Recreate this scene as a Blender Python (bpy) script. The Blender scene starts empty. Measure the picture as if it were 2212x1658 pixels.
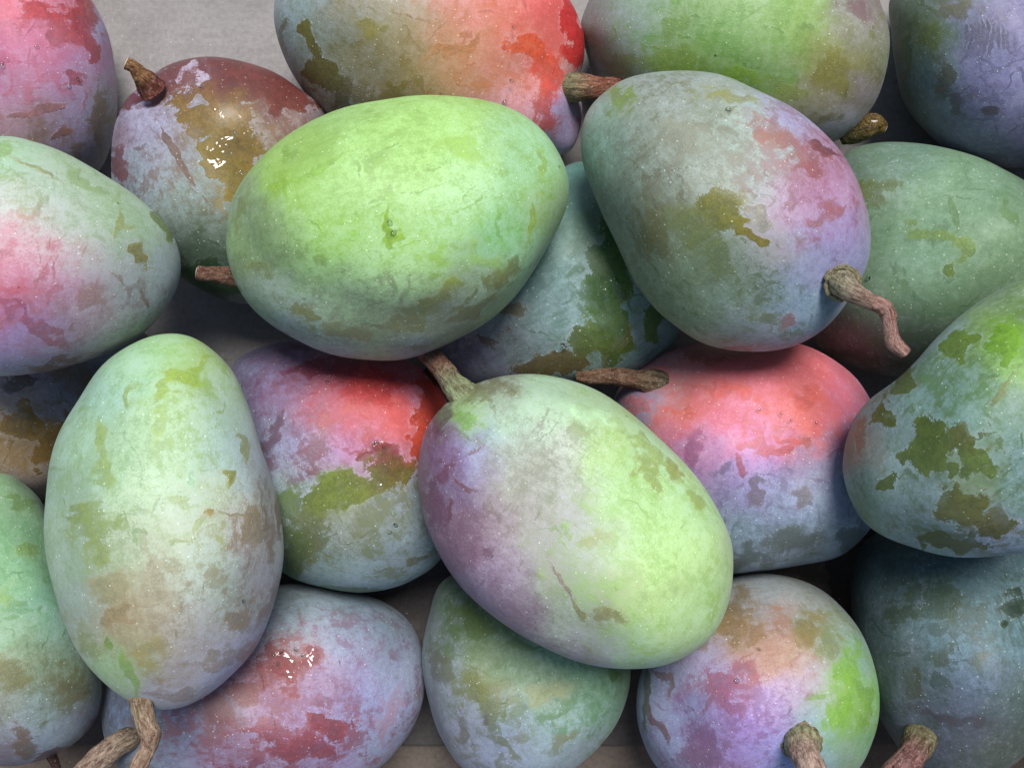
import bpy, math, random
import numpy as np
from mathutils import Vector, Matrix, noise as mnoise

# ------------------------------------------------------------------ camera, sky, sun, exposure
SC = bpy.context.scene
COL = SC.collection
W = 2212.0                      # picture units across the frame
CX, CY = 1106.0, 829.0
FOC = 0.974 * W                 # focal length in picture units
CAMZ = 0.475
cam = bpy.data.cameras.new('camera')
cam.sensor_width = 36.0
cam.lens = 36.0 * FOC / W
cam.clip_start = 0.01
cam.clip_end = 200.0
cam_ob = bpy.data.objects.new('camera', cam)
cam_ob.location = (0, 0, CAMZ)
COL.objects.link(cam_ob)
SC.camera = cam_ob

SUN_ELEV, SUN_AZ = 63.0, 76.0    # the light comes from the right and a little from the top of the picture
world = bpy.data.worlds.new('World')
SC.world = world
world.use_nodes = True
wn = world.node_tree
sky = wn.nodes.new('ShaderNodeTexSky')
sky.sky_type = 'NISHITA'
sky.sun_disc = False
sky.sun_elevation = math.radians(SUN_ELEV)
sky.sun_rotation = math.radians(90.0 - SUN_AZ)
wn.links.new(sky.outputs[0], wn.nodes['Background'].inputs[0])
wn.nodes['Background'].inputs[1].default_value = 0.085
sun = bpy.data.lights.new('sun', 'SUN')
sun.energy = 2.6
sun.angle = math.radians(22)
sun.color = (1.0, 0.985, 0.96)
sun_ob = bpy.data.objects.new('sun', sun)
_d = Vector((math.cos(math.radians(SUN_AZ)) * math.cos(math.radians(SUN_ELEV)),
             math.sin(math.radians(SUN_AZ)) * math.cos(math.radians(SUN_ELEV)),
             math.sin(math.radians(SUN_ELEV))))
sun_ob.rotation_euler = _d.to_track_quat('Z', 'Y').to_euler()
sun_ob.location = _d * 3
COL.objects.link(sun_ob)
SC.view_settings.view_transform = 'Standard'
SC.view_settings.look = 'None'
SC.view_settings.gamma = 1.0
SC.view_settings.use_curve_mapping = False
SC.view_settings.exposure = 0.66
ALB = 0.76                      # picture colour -> reflectance

# ------------------------------------------------------------------ helpers
def lin(h):
    c = [int(h[i:i + 2], 16) / 255.0 for i in (0, 2, 4)]
    return np.array([x / 12.92 if x <= 0.04045 else ((x + 0.055) / 1.055) ** 2.4 for x in c])

def mesh_from(name, v, faces_quads, smooth=True, mat=None):
    me = bpy.data.meshes.new(name)
    v = np.asarray(v, np.float32)
    q = np.asarray(faces_quads, np.int32)
    me.vertices.add(len(v)); me.vertices.foreach_set('co', v.ravel())
    me.loops.add(q.size); me.loops.foreach_set('vertex_index', q.ravel())
    me.polygons.add(len(q))
    me.polygons.foreach_set('loop_start', np.arange(0, q.size, q.shape[1], dtype=np.int32))
    me.polygons.foreach_set('loop_total', np.full(len(q), q.shape[1], np.int32))
    me.update(calc_edges=True)
    me.polygons.foreach_set('use_smooth', np.full(len(q), smooth, bool))
    if mat: me.materials.append(mat)
    return me

def put(name, me, parent=None, world=None, **props):
    o = bpy.data.objects.new(name, me)
    COL.objects.link(o)
    M = world if world is not None else Matrix.Identity(4)
    if parent is not None:
        o.parent = parent
        o.matrix_basis = wmat(parent).inverted() @ M
    else:
        o.matrix_basis = M
    WM[o.name] = M
    for k, val in props.items(): o[k] = val
    return o

WM = {}
def wmat(o): return WM[o.name]

def empty(name, loc, **props):
    o = bpy.data.objects.new(name, None)
    COL.objects.link(o)
    o.empty_display_size = 0.02
    M = Matrix.Translation(loc)
    o.matrix_basis = M
    WM[o.name] = M
    for k, val in props.items(): o[k] = val
    return o

class NT:
    """small wrapper that strings shader nodes together"""
    def __init__(self, name):
        self.m = bpy.data.materials.new(name); self.m.use_nodes = True
        self.t = self.m.node_tree; self.t.nodes.clear()
    def n(self, typ, **kw):
        nd = self.t.nodes.new(typ)
        ins = kw.pop('ins', {})
        for k, v in kw.items(): setattr(nd, k, v)
        for k, v in ins.items(): self.set(nd.inputs[k], v)
        return nd
    def set(self, sock, v):
        if isinstance(v, bpy.types.NodeSocket): self.t.links.new(v, sock)
        elif isinstance(v, bpy.types.Node): self.t.links.new(v.outputs[0], sock)
        else: sock.default_value = v
    def math(self, op, a, b=None, c=None, clamp=False):
        nd = self.t.nodes.new('ShaderNodeMath'); nd.operation = op; nd.use_clamp = clamp
        self.set(nd.inputs[0], a)
        if b is not None: self.set(nd.inputs[1], b)
        if c is not None: self.set(nd.inputs[2], c)
        return nd.outputs[0]
    def step(self, x, a, b, lo=0.0, hi=1.0):
        nd = self.t.nodes.new('ShaderNodeMapRange'); nd.interpolation_type = 'SMOOTHSTEP'
        self.set(nd.inputs[0], x); self.set(nd.inputs[1], a); self.set(nd.inputs[2], b)
        self.set(nd.inputs[3], lo); self.set(nd.inputs[4], hi)
        return nd.outputs[0]
    def mix(self, f, a, b, mode='MIX'):
        nd = self.t.nodes.new('ShaderNodeMix'); nd.data_type = 'RGBA'; nd.blend_type = mode
        self.set(nd.inputs[0], f); self.set(nd.inputs[6], a); self.set(nd.inputs[7], b)
        return nd.outputs[2]
    def noise(self, vec, scale, detail=3.0, rough=0.55, dist=0.0):
        nd = self.t.nodes.new('ShaderNodeTexNoise')
        self.set(nd.inputs['Vector'], vec)
        nd.inputs['Scale'].default_value = scale; nd.inputs['Detail'].default_value = detail
        nd.inputs['Roughness'].default_value = rough; nd.inputs['Distortion'].default_value = dist
        return nd.outputs[0]
    def voro(self, vec, scale, feature='F1', rnd=1.0):
        nd = self.t.nodes.new('ShaderNodeTexVoronoi'); nd.feature = feature
        self.set(nd.inputs['Vector'], vec)
        nd.inputs['Scale'].default_value = scale; nd.inputs['Randomness'].default_value = rnd
        return nd
    def vmul(self, vec, s):
        nd = self.t.nodes.new('ShaderNodeVectorMath'); nd.operation = 'MULTIPLY'
        self.set(nd.inputs[0], vec); nd.inputs[1].default_value = s
        return nd.outputs[0]
    def attr(self, name):
        nd = self.t.nodes.new('ShaderNodeAttribute'); nd.attribute_name = name
        return nd
    def bump(self, h, strength, dist, normal=None):
        nd = self.t.nodes.new('ShaderNodeBump')
        nd.inputs['Strength'].default_value = strength; nd.inputs['Distance'].default_value = dist
        self.set(nd.inputs['Height'], h)
        if normal is not None: self.set(nd.inputs['Normal'], normal)
        return nd.outputs[0]
    def out(self, shader):
        o = self.t.nodes.new('ShaderNodeOutputMaterial')
        self.t.links.new(shader.outputs[0], o.inputs[0]); return self.m

# ------------------------------------------------------------------ materials
def mat_mango():
    N = NT('mango_skin')
    tc = N.n('ShaderNodeTexCoord'); oi = N.n('ShaderNodeObjectInfo')
    off = N.n('ShaderNodeVectorMath', operation='MULTIPLY_ADD')
    off.inputs[1].default_value = (7.3, 5.1, 9.7); off.inputs[2].default_value = (0, 0, 0)
    N.set(off.inputs[0], oi.outputs['Random']); N.set(off.inputs[2], tc.outputs['Object'])
    P = off.outputs[0]
    bloom = N.attr('bloom').outputs['Color']; skin = N.attr('skin').outputs['Color']
    msk = N.n('ShaderNodeSeparateColor', ins={0: N.attr('mask').outputs['Color']})
    field, wet, dots = msk.outputs[0], msk.outputs[1], msk.outputs[2]
    wear = N.attr('wear').outputs['Fac']
    nL = N.noise(P, 38, 3, .6)
    nM = N.noise(P, 130, 5, .65, .3)
    nS = N.noise(P, 420, 4, .7)
    nF = N.noise(P, 1500, 2, .6)
    nStr = N.noise(N.vmul(P, (0.16, 1, 1)), 520, 3, .65)      # streaks along the fruit
    nStx = N.noise(N.vmul(P, (1, 0.14, 0.14)), 480, 3, .65)   # streaks across it
    ctr = lambda s, k: N.math('MULTIPLY', N.math('SUBTRACT', s, .5), k)
    add = lambda *a: a[0] if len(a) == 1 else N.math('ADD', a[0], add(*a[1:]))
    # hand-made rubbed patches: field > 0 inside, edges broken up, some sharp and wet, some only thinned bloom
    hard = N.attr('mask').outputs['Alpha']
    brk = add(ctr(nM, .6), ctr(nS, 1.3), ctr(nStx, 1.5), ctr(nStr, 1.0), ctr(nF, 1.3))
    fe = add(field, N.math('MULTIPLY', brk, N.math('MULTIPLY_ADD', hard, -.62, 1.0)))
    wid = N.math('MULTIPLY_ADD', hard, -.36, .42)
    bare = N.math('MULTIPLY', N.step(fe, N.math('MULTIPLY', wid, -1.0), wid), N.math('MULTIPLY_ADD', hard, .36, .60))
    bare = N.math('MULTIPLY', bare, N.math('SUBTRACT', 1.0, N.math('MULTIPLY', N.math('SUBTRACT', 1.0, hard), N.step(add(ctr(nS, 1.0), ctr(nF, 1.0), ctr(nStr, .8)), -.05, .25, 0, .75))))
    rim = N.math('MULTIPLY', N.math('MULTIPLY', N.step(fe, -.32, -.08), hard), N.math('SUBTRACT', 1.0, bare))
    # further worn places all over
    g = add(ctr(nL, 2.4), ctr(nM, 2.4), ctr(nS, 1.5), ctr(nStr, 1.4), N.math('SUBTRACT', N.math('MULTIPLY', wear, 1.9), .60))
    bare2 = N.math('MULTIPLY', N.step(g, -.10, .45), .60)
    bare = N.math('MAXIMUM', bare, bare2)
    # thin hair-like scratches
    sc = N.math('ABSOLUTE', N.math('SUBTRACT', N.noise(P, 85, 2, .5, 1.6), .5))
    sc = N.math('MULTIPLY', N.math('MULTIPLY', N.step(sc, .0, .007, 1, 0), N.step(N.noise(P, 60, 1), .50, .62)), N.math('SUBTRACT', 1.0, bare))
    sc2 = N.math('MULTIPLY', N.step(nStx, .66, .74), N.step(N.noise(P, 75, 2), .52, .66))
    sc3 = N.math('MULTIPLY', N.step(nStr, .66, .74), N.step(N.noise(P, 66, 2), .54, .68))
    scr = N.math('MAXIMUM', N.math('MULTIPLY', sc, .45), N.math('MAXIMUM', sc2, sc3))
    # bloom: chalky, mottled
    thin = N.attr('thin').outputs['Fac']
    mott = add(ctr(nL, 1.1), ctr(nM, 1.2), ctr(nS, 1.3), ctr(nF, 1.1), ctr(nStr, .4), ctr(nStx, .3), N.math('MULTIPLY', thin, .26))
    bl = N.mix(N.step(mott, -.18, .50, 0, .62), bloom, skin)
    bl = N.mix(N.step(mott, .0, -.48, 0, .13), bl, (.62, .66, .72, 1))
    bl = N.mix(N.math('MULTIPLY', rim, .10), bl, (.62, .67, .74, 1))
    sk = N.mix(N.step(add(ctr(nS, 1.2), ctr(nM, 1), ctr(nF, .8)), -.3, .3), N.mix(1, skin, (.74, .74, .70, 1), 'MULTIPLY'), N.mix(1, skin, (1.22, 1.2, 1.15, 1), 'MULTIPLY'))
    col = N.mix(bare, bl, sk)
    col = N.mix(N.math('MULTIPLY', scr, .6), col, N.mix(1, skin, (.66, .6, .55, 1), 'MULTIPLY'))
    # pale lenticels and rare dark specks
    v = N.voro(P, 460)
    vr = N.n('ShaderNodeSeparateColor', ins={0: v.outputs['Color']})
    rad = N.math('MULTIPLY_ADD', vr.outputs[0], .10, .065)
    dot = N.step(v.outputs['Distance'], N.math('MULTIPLY', rad, .55), N.math('MULTIPLY', rad, 1.25), 1, 0)
    dot = N.math('MULTIPLY', dot, N.step(vr.outputs[1], N.math('SUBTRACT', 1.0, dots), N.math('SUBTRACT', 1.12, dots)))
    col = N.mix(N.math('MULTIPLY', dot, .54), col, N.mix(.40, (.88, .92, .74, 1), N.mix(1, col, (2.2, 2.2, 2.0, 1), 'MULTIPLY')))
    v2 = N.voro(P, 62)
    v2r = N.n('ShaderNodeSeparateColor', ins={0: v2.outputs['Color']})
    spk = N.math('MULTIPLY', N.step(v2.outputs['Distance'], .022, .045, 1, 0), N.step(v2r.outputs[1], .80, .82))
    col = N.mix(N.math('MULTIPLY', spk, .8), col, (.045, .03, .02, 1))
    # relief
    h = add(N.math('MULTIPLY', nF, .22), N.math('MULTIPLY', nS, .5), N.math('MULTIPLY', dot, .55), N.math('MULTIPLY', bare, -.45), N.math('MULTIPLY', scr, -.5))
    nb = N.bump(h, .52, .0004)
    # water film: ripples and beads
    vb = N.voro(P, 330)
    bead = N.step(vb.outputs['Distance'], .12, .42, 1, 0)
    rip = add(N.math('MULTIPLY', N.noise(P, 120, 2, .4, .8), 1.0), N.math('MULTIPLY', bead, N.step(N.noise(P, 55, 1), .45, .60, 0, .12)))
    nw = N.bump(rip, 1.0, .0016)
    wetm = N.step(add(wet, ctr(nM, 1.6), ctr(nS, .4)), .45, .60)
    rough = N.math('ADD', N.math('MULTIPLY_ADD', bare, -.16, .56), ctr(nS, .15))
    b = N.n('ShaderNodeBsdfPrincipled')
    N.set(b.inputs['Base Color'], N.mix(N.math('MULTIPLY', wetm, .35), col, N.mix(1, col, (.72, .72, .66, 1), 'MULTIPLY')))
    N.set(b.inputs['Roughness'], rough); N.set(b.inputs['Normal'], nb)
    b.inputs['IOR'].default_value = 1.5
    N.set(b.inputs['Specular IOR Level'], N.math('MULTIPLY', N.math('MULTIPLY_ADD', bare, .02, .36), N.math('MULTIPLY_ADD', wetm, -.75, 1.0)))
    N.set(b.inputs['Coat Weight'], wetm); b.inputs['Coat Roughness'].default_value = .05
    b.inputs['Coat IOR'].default_value = 1.5
    N.set(b.inputs['Coat Normal'], nw)
    N.set(b.inputs['Sheen Weight'], N.math('MULTIPLY_ADD', bare, -.05, .06))
    b.inputs['Sheen Roughness'].default_value = .5
    b.inputs['Sheen Tint'].default_value = (.85, .92, 1, 1)
    return N.out(b)

def mat_stem():
    N = NT('stem_bark')
    tc = N.n('ShaderNodeTexCoord'); P = tc.outputs['Object']
    base = N.attr('tint').outputs['Color']
    F = N.attr('fibre').outputs['Vector']            # runs round the stem, slowly along it
    n1 = N.noise(P, 260, 4, .7, .6); n2 = N.noise(P, 1000, 3, .7)
    nf = N.noise(N.vmul(F, (1, 1, .55)), 3.2, 5, .72, .5)
    f = N.step(N.math('ADD', N.math('MULTIPLY', n1, .35), N.math('MULTIPLY', nf, .65)), .38, .60)
    c = N.mix(f, N.mix(1, base, (.48, .38, .33, 1), 'MULTIPLY'), N.mix(1, base, (1.45, 1.42, 1.38, 1), 'MULTIPLY'))
    c = N.mix(N.step(n2, .56, .70, 0, .55), c, (.58, .50, .42, 1))
    c = N.mix(N.step(N.noise(P, 340, 2), .60, .70, 0, .45), c, N.mix(1, base, (.80, .45, .34, 1), 'MULTIPLY'))
    b = N.n('ShaderNodeBsdfPrincipled')
    N.set(b.inputs['Base Color'], c); b.inputs['Roughness'].default_value = .82
    b.inputs['Specular IOR Level'].default_value = .25
    N.set(b.inputs['Normal'], N.bump(N.math('ADD', N.math('MULTIPLY', nf, 1.3), N.math('ADD', N.math('MULTIPLY', n1, .5), N.math('MULTIPLY', n2, .4))), 1.0, .0018))
    N.set(b.inputs['Coat Weight'], N.attr('wet').outputs['Fac']); b.inputs['Coat Roughness'].default_value = .06
    return N.out(b)

def mat_plain(name, col, rough, scale, amp, spots=0.0, fibre=False):
    N = NT(name); tc = N.n('ShaderNodeTexCoord'); P = tc.outputs['Object']
    n1 = N.noise(P, scale, 5, .65); n2 = N.noise(P, scale * 14, 3, .7)
    f = N.math('ADD', N.math('MULTIPLY', n1, .55), N.math('MULTIPLY', n2, .45))
    c = N.mix(N.step(f, .34, .66), tuple(x * (1 - amp) for x in col) + (1,), tuple(x * (1 + amp) for x in col) + (1,))
    h = n2
    if fibre:
        nf = N.noise(N.vmul(P, (.12, 1, 1)), scale * 30, 3, .7)
        nf2 = N.noise(N.vmul(P, (1, .12, 1)), scale * 26, 3, .7)
        c = N.mix(N.step(nf, .58, .72, 0, .45), c, tuple(x * .55 for x in col) + (1,))
        c = N.mix(N.step(nf2, .60, .74, 0, .5), c, tuple(min(1, x * 1.6) for x in col) + (1,))
        v = N.voro(P, scale * 16)
        vr = N.n('ShaderNodeSeparateColor', ins={0: v.outputs['Color']})
        sp = N.math('MULTIPLY', N.step(v.outputs['Distance'], .05, .12, 1, 0), N.step(vr.outputs[0], .90, .92))
        c = N.mix(sp, c, (.75, .75, .72, 1))
        sp2 = N.math('MULTIPLY', N.step(v.outputs['Distance'], .06, .14, 1, 0), N.step(vr.outputs[1], .90, .92))
        c = N.mix(N.math('MULTIPLY', sp2, .7), c, (.05, .04, .035, 1))
        wv = N.n('ShaderNodeTexWave', wave_type='BANDS', bands_direction='Y'); N.set(wv.inputs['Vector'], P)
        wv.inputs['Scale'].default_value = 42; wv.inputs['Distortion'].default_value = .4
        h = N.math('ADD', N.math('MULTIPLY', n2, .6), N.math('MULTIPLY', wv.outputs[1], .5))
    b = N.n('ShaderNodeBsdfPrincipled')
    N.set(b.inputs['Base Color'], c); b.inputs['Roughness'].default_value = rough
    b.inputs['Specular IOR Level'].default_value = .3
    N.set(b.inputs['Normal'], N.bump(h, .35, .0006))
    return N.out(b)

def mat_water():
    # a thin clear bead: see-through, with the mirror glint of water
    N = NT('water'); fr = N.n('ShaderNodeFresnel'); fr.inputs['IOR'].default_value = 1.33
    tr = N.n('ShaderNodeBsdfTransparent'); tr.inputs[0].default_value = (.93, .95, .93, 1)
    gl = N.n('ShaderNodeBsdfGlossy'); gl.inputs['Roughness'].default_value = .03
    mx = N.n('ShaderNodeMixShader'); N.set(mx.inputs[0], fr.outputs[0]); N.set(mx.inputs[1], tr.outputs[0]); N.set(mx.inputs[2], gl.outputs[0])
    return N.out(mx)

M_SKIN = mat_mango(); M_STEM = mat_stem(); M_WATER = mat_water()
M_CARD = mat_plain('grey_cardboard', (.27, .252, .238), .85, 30, .16, fibre=True)
M_KRAFT = mat_plain('brown_cardboard', (.13, .105, .088), .85, 30, .2, fibre=True)
M_SHADE_CARD = mat_plain('shade_painted_cardboard', (.075, .068, .066), .75, 30, .2, fibre=True)  # cardboard darkened in its colour, painting the shade in the lower gaps
M_CUT = mat_plain('broken_wood', (.62, .52, .40), .7, 300, .35)
M_GROUND = mat_plain('concrete', (.26, .255, .25), .9, 3, .25)

# ------------------------------------------------------------------ the mangoes
# outline points, skin tints and rubbed patches are given in picture units (2212 across at the camera's
# field of view) and turned into metres at each fruit's own distance.
# s = (x, y, radius, bloom colour); p = (x, y, rx, ry, angle, bare skin colour or None, wet)
MANGOES = [
dict(k='m17', mul=(2.1,1.9,1.6), hard=0.6, lab='dark wet brown and slate mango wedged low in the gap at the left edge', base='6C7080', wear=.30,
 o=[(-110,800),(-60,745),(50,715),(190,708),(290,712),(322,740),(300,860),(220,985),(105,1075),(0,1075),(-90,1010),(-125,900)],
 soft=[(80,930,120,80,0,'5C4C30')],
 s=[(60,850,60,'74747F'),(150,820,60,'606470'),(120,880,55,'7480A4'),(40,900,60,'786858'),(60,980,60,'6C5C40'),(130,960,50,'64543C'),(250,760,50,'647280'),(60,1040,40,'646470'),(200,800,50,'485064')],
 p=[(120,965,45,62,0,'544420',.6),(45,915,55,40,0,'66562E',1),(35,822,34,20,0,'50505A',1),(200,735,70,10,-25,'3C4A44',.2)]),
dict(k='m10', mul=(1.15,1.0,.80), lab='teal green mango lying low at the right, beside the bent stem of the olive mango', base='7AA090', wear=.12,
 o=[(1822,335),(1860,316),(1930,308),(2030,318),(2120,345),(2230,400),(2330,500),(2345,620),(2200,745),(2050,802),(1930,812),(1860,797),(1762,742),(1735,650),(1738,500),(1765,395)],
 soft=[(2050,500,200,160,0,'58886A')],
 s=[(1950,350,60,'6A8C88'),(1900,420,60,'749A88'),(2050,450,80,'80AC94'),(2120,540,80,'7CA88C'),(2000,560,80,'84B0A0'),(1900,620,60,'789C8C'),(2150,420,70,'6E9684'),(1850,720,60,'606870'),(1960,720,70,'5A7870'),(2050,650,60,'6E9880'),(1880,360,40,'607874')],
 p=[(1905,402,48,24,-15,'5E6A30',.2),(1880,420,30,16,-30,'6A6E34',.1),(2005,497,46,10,12,'78983C',.2),(2050,520,44,13,18,'7C9A34',.6),(2088,540,17,19,0,'7C9A38',.6),(2053,572,14,14,0,'74903C',.6),(1860,772,60,22,20,'40423A',.2),(2185,470,14,40,-20,'5E8454',0),(2060,455,8,40,-20,'6A9064',0)]),
dict(k='m21', mul=(.90,.86,.82), lab='dark slate green mango with a brown cut stem in the lower right corner', base='6E8490', wear=.22,
 o=[(1838,1290),(1842,1230),(1870,1170),(1960,1120),(2100,1105),(2230,1150),(2310,1270),(2325,1420),(2270,1570),(2160,1665),(2040,1690),(1965,1645),(1910,1570),(1870,1480),(1848,1390)],
 soft=[(2060,1400,150,200,0,'4C6460')],
 s=[(1950,1230,60,'607C84'),(2100,1250,70,'648490'),(1930,1320,60,'70848C'),(2060,1390,70,'7CA0B0'),(2150,1370,60,'7498A4'),(2000,1450,60,'747C88'),(2100,1480,80,'8090B0'),(1930,1420,50,'68747C'),(2080,1560,70,'707084'),(1980,1580,60,'707C94'),(2180,1500,50,'647870'),(2150,1600,60,'5C6858')],
 p=[(2030,1300,48,40,0,'44552E',.1),(1955,1325,32,16,-10,'46582F',0),(1978,1468,15,36,5,'524E2C',0),(2033,1417,18,20,0,'505A34',0),(2195,1300,32,25,0,'2C3C22',.7),(2050,1548,74,12,10,'584C56',0),(2165,1345,8,9,0,'30482C',.8),(1970,1280,20,26,-15,'48582F',0),(2130,1420,26,14,-25,'5E6850',0)],
 stem=dict(pts=[(1990,1592,-.004),(1980,1612,.004),(1968,1630,.009),(1945,1658,.012),(1905,1700,.014)],r=[33,29,24,25,24],c0='7C7858',c1='946C68')),
dict(k='m6', mul=(1.04,1.0,.92), hard=0.9, lab='wet teal mango with a glossy green patch, tucked under the two big upper mangoes', base='7C9C98', wear=.18, h=.80,
 o=[(1212,365),(1262,348),(1340,372),(1410,450),(1455,560),(1474,690),(1442,755),(1382,803),(1260,828),(1110,836),(1012,832),(962,788),(938,742),(958,650),(1000,540),(1090,430)],
 soft=[(1200,600,140,160,0,'5C8480'),(1080,760,80,50,0,'605A64')],
 s=[(1240,400,60,'64908C'),(1180,480,60,'7CA098'),(1120,560,60,'88A8A0'),(1080,640,70,'94A8B0'),(1180,640,80,'98B4C0'),(1030,770,50,'8890AC'),(1000,720,50,'84808C'),(1250,620,50,'A0BCC4'),(1430,740,50,'84A0AC'),(1390,680,40,'84A8AC'),(1300,480,60,'54785C'),(1120,700,60,'8C9AA8')],
 p=[(1325,550,55,75,15,'3C6220',.3),(1315,640,55,70,0,'5E7E20',1),(1322,720,52,65,10,'5A7428',1),(1265,745,45,34,0,'687440',1),(1190,792,95,24,-8,'6E5E36',.6),(1418,690,18,48,15,'4E7428',.1),(1372,690,13,90,5,None,0),(1110,665,30,18,0,'80745E',.2),(1060,730,34,14,10,'645850',.2),(1300,690,8,8,0,None,0),(1275,770,22,12,0,None,0)]),
dict(k='m2', hard=0.95, lab='maroon topped mango with a wet olive patch and a stubby stem on the bare cardboard', base='9098A0', wear=.24,
 o=[(285,196),(262,232),(243,300),(240,385),(262,490),(312,555),(388,595),(450,632),(525,658),(600,640),(685,545),(722,400),(706,246),(640,190),(560,146),(440,123),(345,146)],
 soft=[(440,560,90,70,0,'4A6444',1.4),(470,270,150,130,0,'84602E',1.2),(300,300,60,80,0,'6E5868'),(600,260,80,50,20,'885A50')],
 s=[(320,270,60,'A8A2BC'),(300,400,60,'949EAC'),(390,420,70,'94A29E'),(430,520,80,'748678'),(440,590,60,'52704E'),(260,300,30,'8E7080'),(640,220,60,'A08488'),(600,270,50,'AA9C92'),(415,163,25,'C4B4C8'),(360,330,50,'A4A6B4')],
 p=[(480,170,150,52,14,'6C2E30',.15),(400,150,80,30,-8,'6C2E30',.15),(560,160,110,34,22,'742F30',.15),(335,188,50,36,-15,'70303A',.1),(600,196,95,28,32,'7E4238',.1),(262,228,34,14,-40,'6A2C34',.1),(455,245,90,50,22,'8C7028',.4),(505,330,62,80,-10,'8E7632',1),(530,405,42,45,0,'8E7E3A',1),(470,350,26,60,-28,'8A7830',.6),(450,605,80,40,10,'3E5A36',.1),(415,163,28,20,15,None,0),(422,220,22,9,30,None,0),(258,345,18,34,0,'7E4C54',0),(375,330,8,80,-33,'7A6660',0),(318,262,24,36,-20,None,0)],
 stem=dict(pts=[(332,196,-.002),(316,176,0),(302,160,.002),(290,145,.003),(274,136,.003)],r=[29,22,16,12,13],c0='7A4438',c1='9C7048')),
dict(k='m3', hard=0.5, lab='red and olive mango at the top, its stem pointing right', base='B8A098', wear=.16, h=.85,
 o=[(594,0),(600,80),(640,170),(700,246),(800,318),(950,355),(1100,355),(1212,335),(1246,300),(1259,235),(1250,190),(1262,115),(1252,50),(1212,-20),(1100,-110),(900,-160),(720,-130),(628,-70)],
 soft=[(880,150,170,90,0,'948038',1.2),(1060,130,110,110,-20,'DE7040',1.2),(1190,80,70,130,-8,'DC3028',1.5),(700,150,60,80,-20,'6E7048')],
 s=[(640,60,60,'9AB0B4'),(690,110,60,'8E9A88'),(780,60,70,'A8A494'),(860,120,80,'B0A284'),(960,160,70,'BC9A7C'),(1040,60,80,'DC988C'),(1100,30,80,'F08E84'),(1010,120,60,'D09C72'),(1100,220,70,'DCA4B4'),(1050,270,60,'C09C94'),(1220,290,50,'B4A8D4'),(1215,230,30,'BCB0DC'),(800,210,60,'A29E98'),(1180,20,50,'F07070'),(1130,160,50,'F4B0A8'),(890,220,50,'9C8A64')],
 p=[(1237,60,24,90,-8,'C81E24',.35),(1150,105,65,22,22,'EE5A2E',.3),(1183,160,26,66,0,'E84426',.2),(1176,240,27,40,5,'BC4636',.1),(665,78,14,28,0,'6E6A26',.6),(695,150,32,55,-22,'666028',.3),(742,205,25,45,0,'5E582A',.2),(610,75,10,45,0,'5E6030',.2),(800,62,36,16,0,'9E9248',.1),(872,180,36,14,-30,'907E36',.1),(830,215,45,26,-15,'7E6C3A',.1),(640,172,11,45,-35,'545230',.2),(985,100,60,12,-25,'C08048',0),(1215,190,14,46,-5,None,0)],
 stem=dict(pts=[(1226,190,-.003),(1244,189,.0),(1262,188,.001),(1300,190,0),(1345,188,-.002),(1400,186,-.006)],r=[30,30,27,22,20,19],c0='8A8A68',c1='96604C')),
dict(k='m8', mul=(1.05,1.0,.90), lab='bright green mango at the top, partly behind the big olive mango', base='86A88A', wear=.18, h=.85,
 o=[(1258,40),(1264,110),(1282,170),(1320,250),(1400,305),(1520,325),(1700,332),(1822,296),(1880,238),(1912,170),(1922,92),(1905,20),(1860,-60),(1700,-120),(1500,-130),(1330,-80)],
 soft=[(1560,110,180,90,0,'64A03A'),(1800,180,70,90,0,'7C7448')],
 s=[(1300,60,60,'949AA4'),(1290,130,50,'8C9296'),(1400,60,70,'8CA49C'),(1500,40,80,'94BC88'),(1600,60,80,'88BC74'),(1600,130,80,'8CB880'),(1500,140,70,'80B25E'),(1720,60,60,'8CBC68'),(1800,130,60,'989C60'),(1850,60,60,'94948E'),(1890,20,40,'90808F'),(1780,220,60,'A09C92'),(1860,200,40,'9C90A0'),(1820,270,30,'B4B4D8')],
 p=[(1440,135,80,30,-5,'7E983A',.1),(1580,172,85,18,5,'88B428',.1),(1342,142,36,22,0,'747450',.1),(1800,152,42,42,0,'8A883C',.1),(1460,60,14,40,20,'7A9A50',0),(1850,20,30,14,40,'7A5A68',0),(1700,200,50,14,20,'8A9A50',0)],
 stem=dict(pts=[(1818,292,-.012),(1848,284,-.010),(1878,272,-.008),(1896,272,-.008),(1912,279,-.008)],r=[20,24,24,20,10],c0='5E5C30',c1='74602E',wet=.35)),
dict(k='m9', hard=0.3, lab='purple grey mango with ridged scuff marks in the top right corner', base='8488A0', wear=.18,
 o=[(1924,0),(1925,70),(1932,140),(1948,210),(1988,272),(2052,326),(2125,354),(2215,362),(2310,320),(2375,220),(2385,90),(2330,-50),(2220,-130),(2080,-140),(1975,-80)],
 soft=[(1990,120,60,120,0,'587048'),(2140,180,90,120,0,'6C6890')],
 s=[(1970,60,60,'708A6C'),(2010,100,50,'7A9470'),(2000,180,60,'809AA8'),(2100,60,60,'8A8CA4'),(2160,150,80,'9A98C0'),(2150,250,80,'9894BC'),(2060,250,60,'8890AC'),(1980,230,50,'6C7870'),(2190,40,50,'948CB0'),(2120,330,50,'70749A')],
 p=[(2010,85,22,28,0,'6E7E30',.2),(2070,18,42,24,0,'726E3A',.2),(2040,172,18,40,0,'68644A',.2),(2072,218,24,22,0,'645A58',.1),(1962,115,12,60,0,'5A6C3A',.2),(2140,242,17,6,8,'4C3838',.1)]+[(2088+i*11,76+(i%3)*4,4,40-abs(i-4)*4,4,'767282',0) for i in range(9)]),
dict(k='m1', hard=0.3, lab='glossy pink and red mango in the top left corner', base='B893A8', wear=.20,
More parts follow.
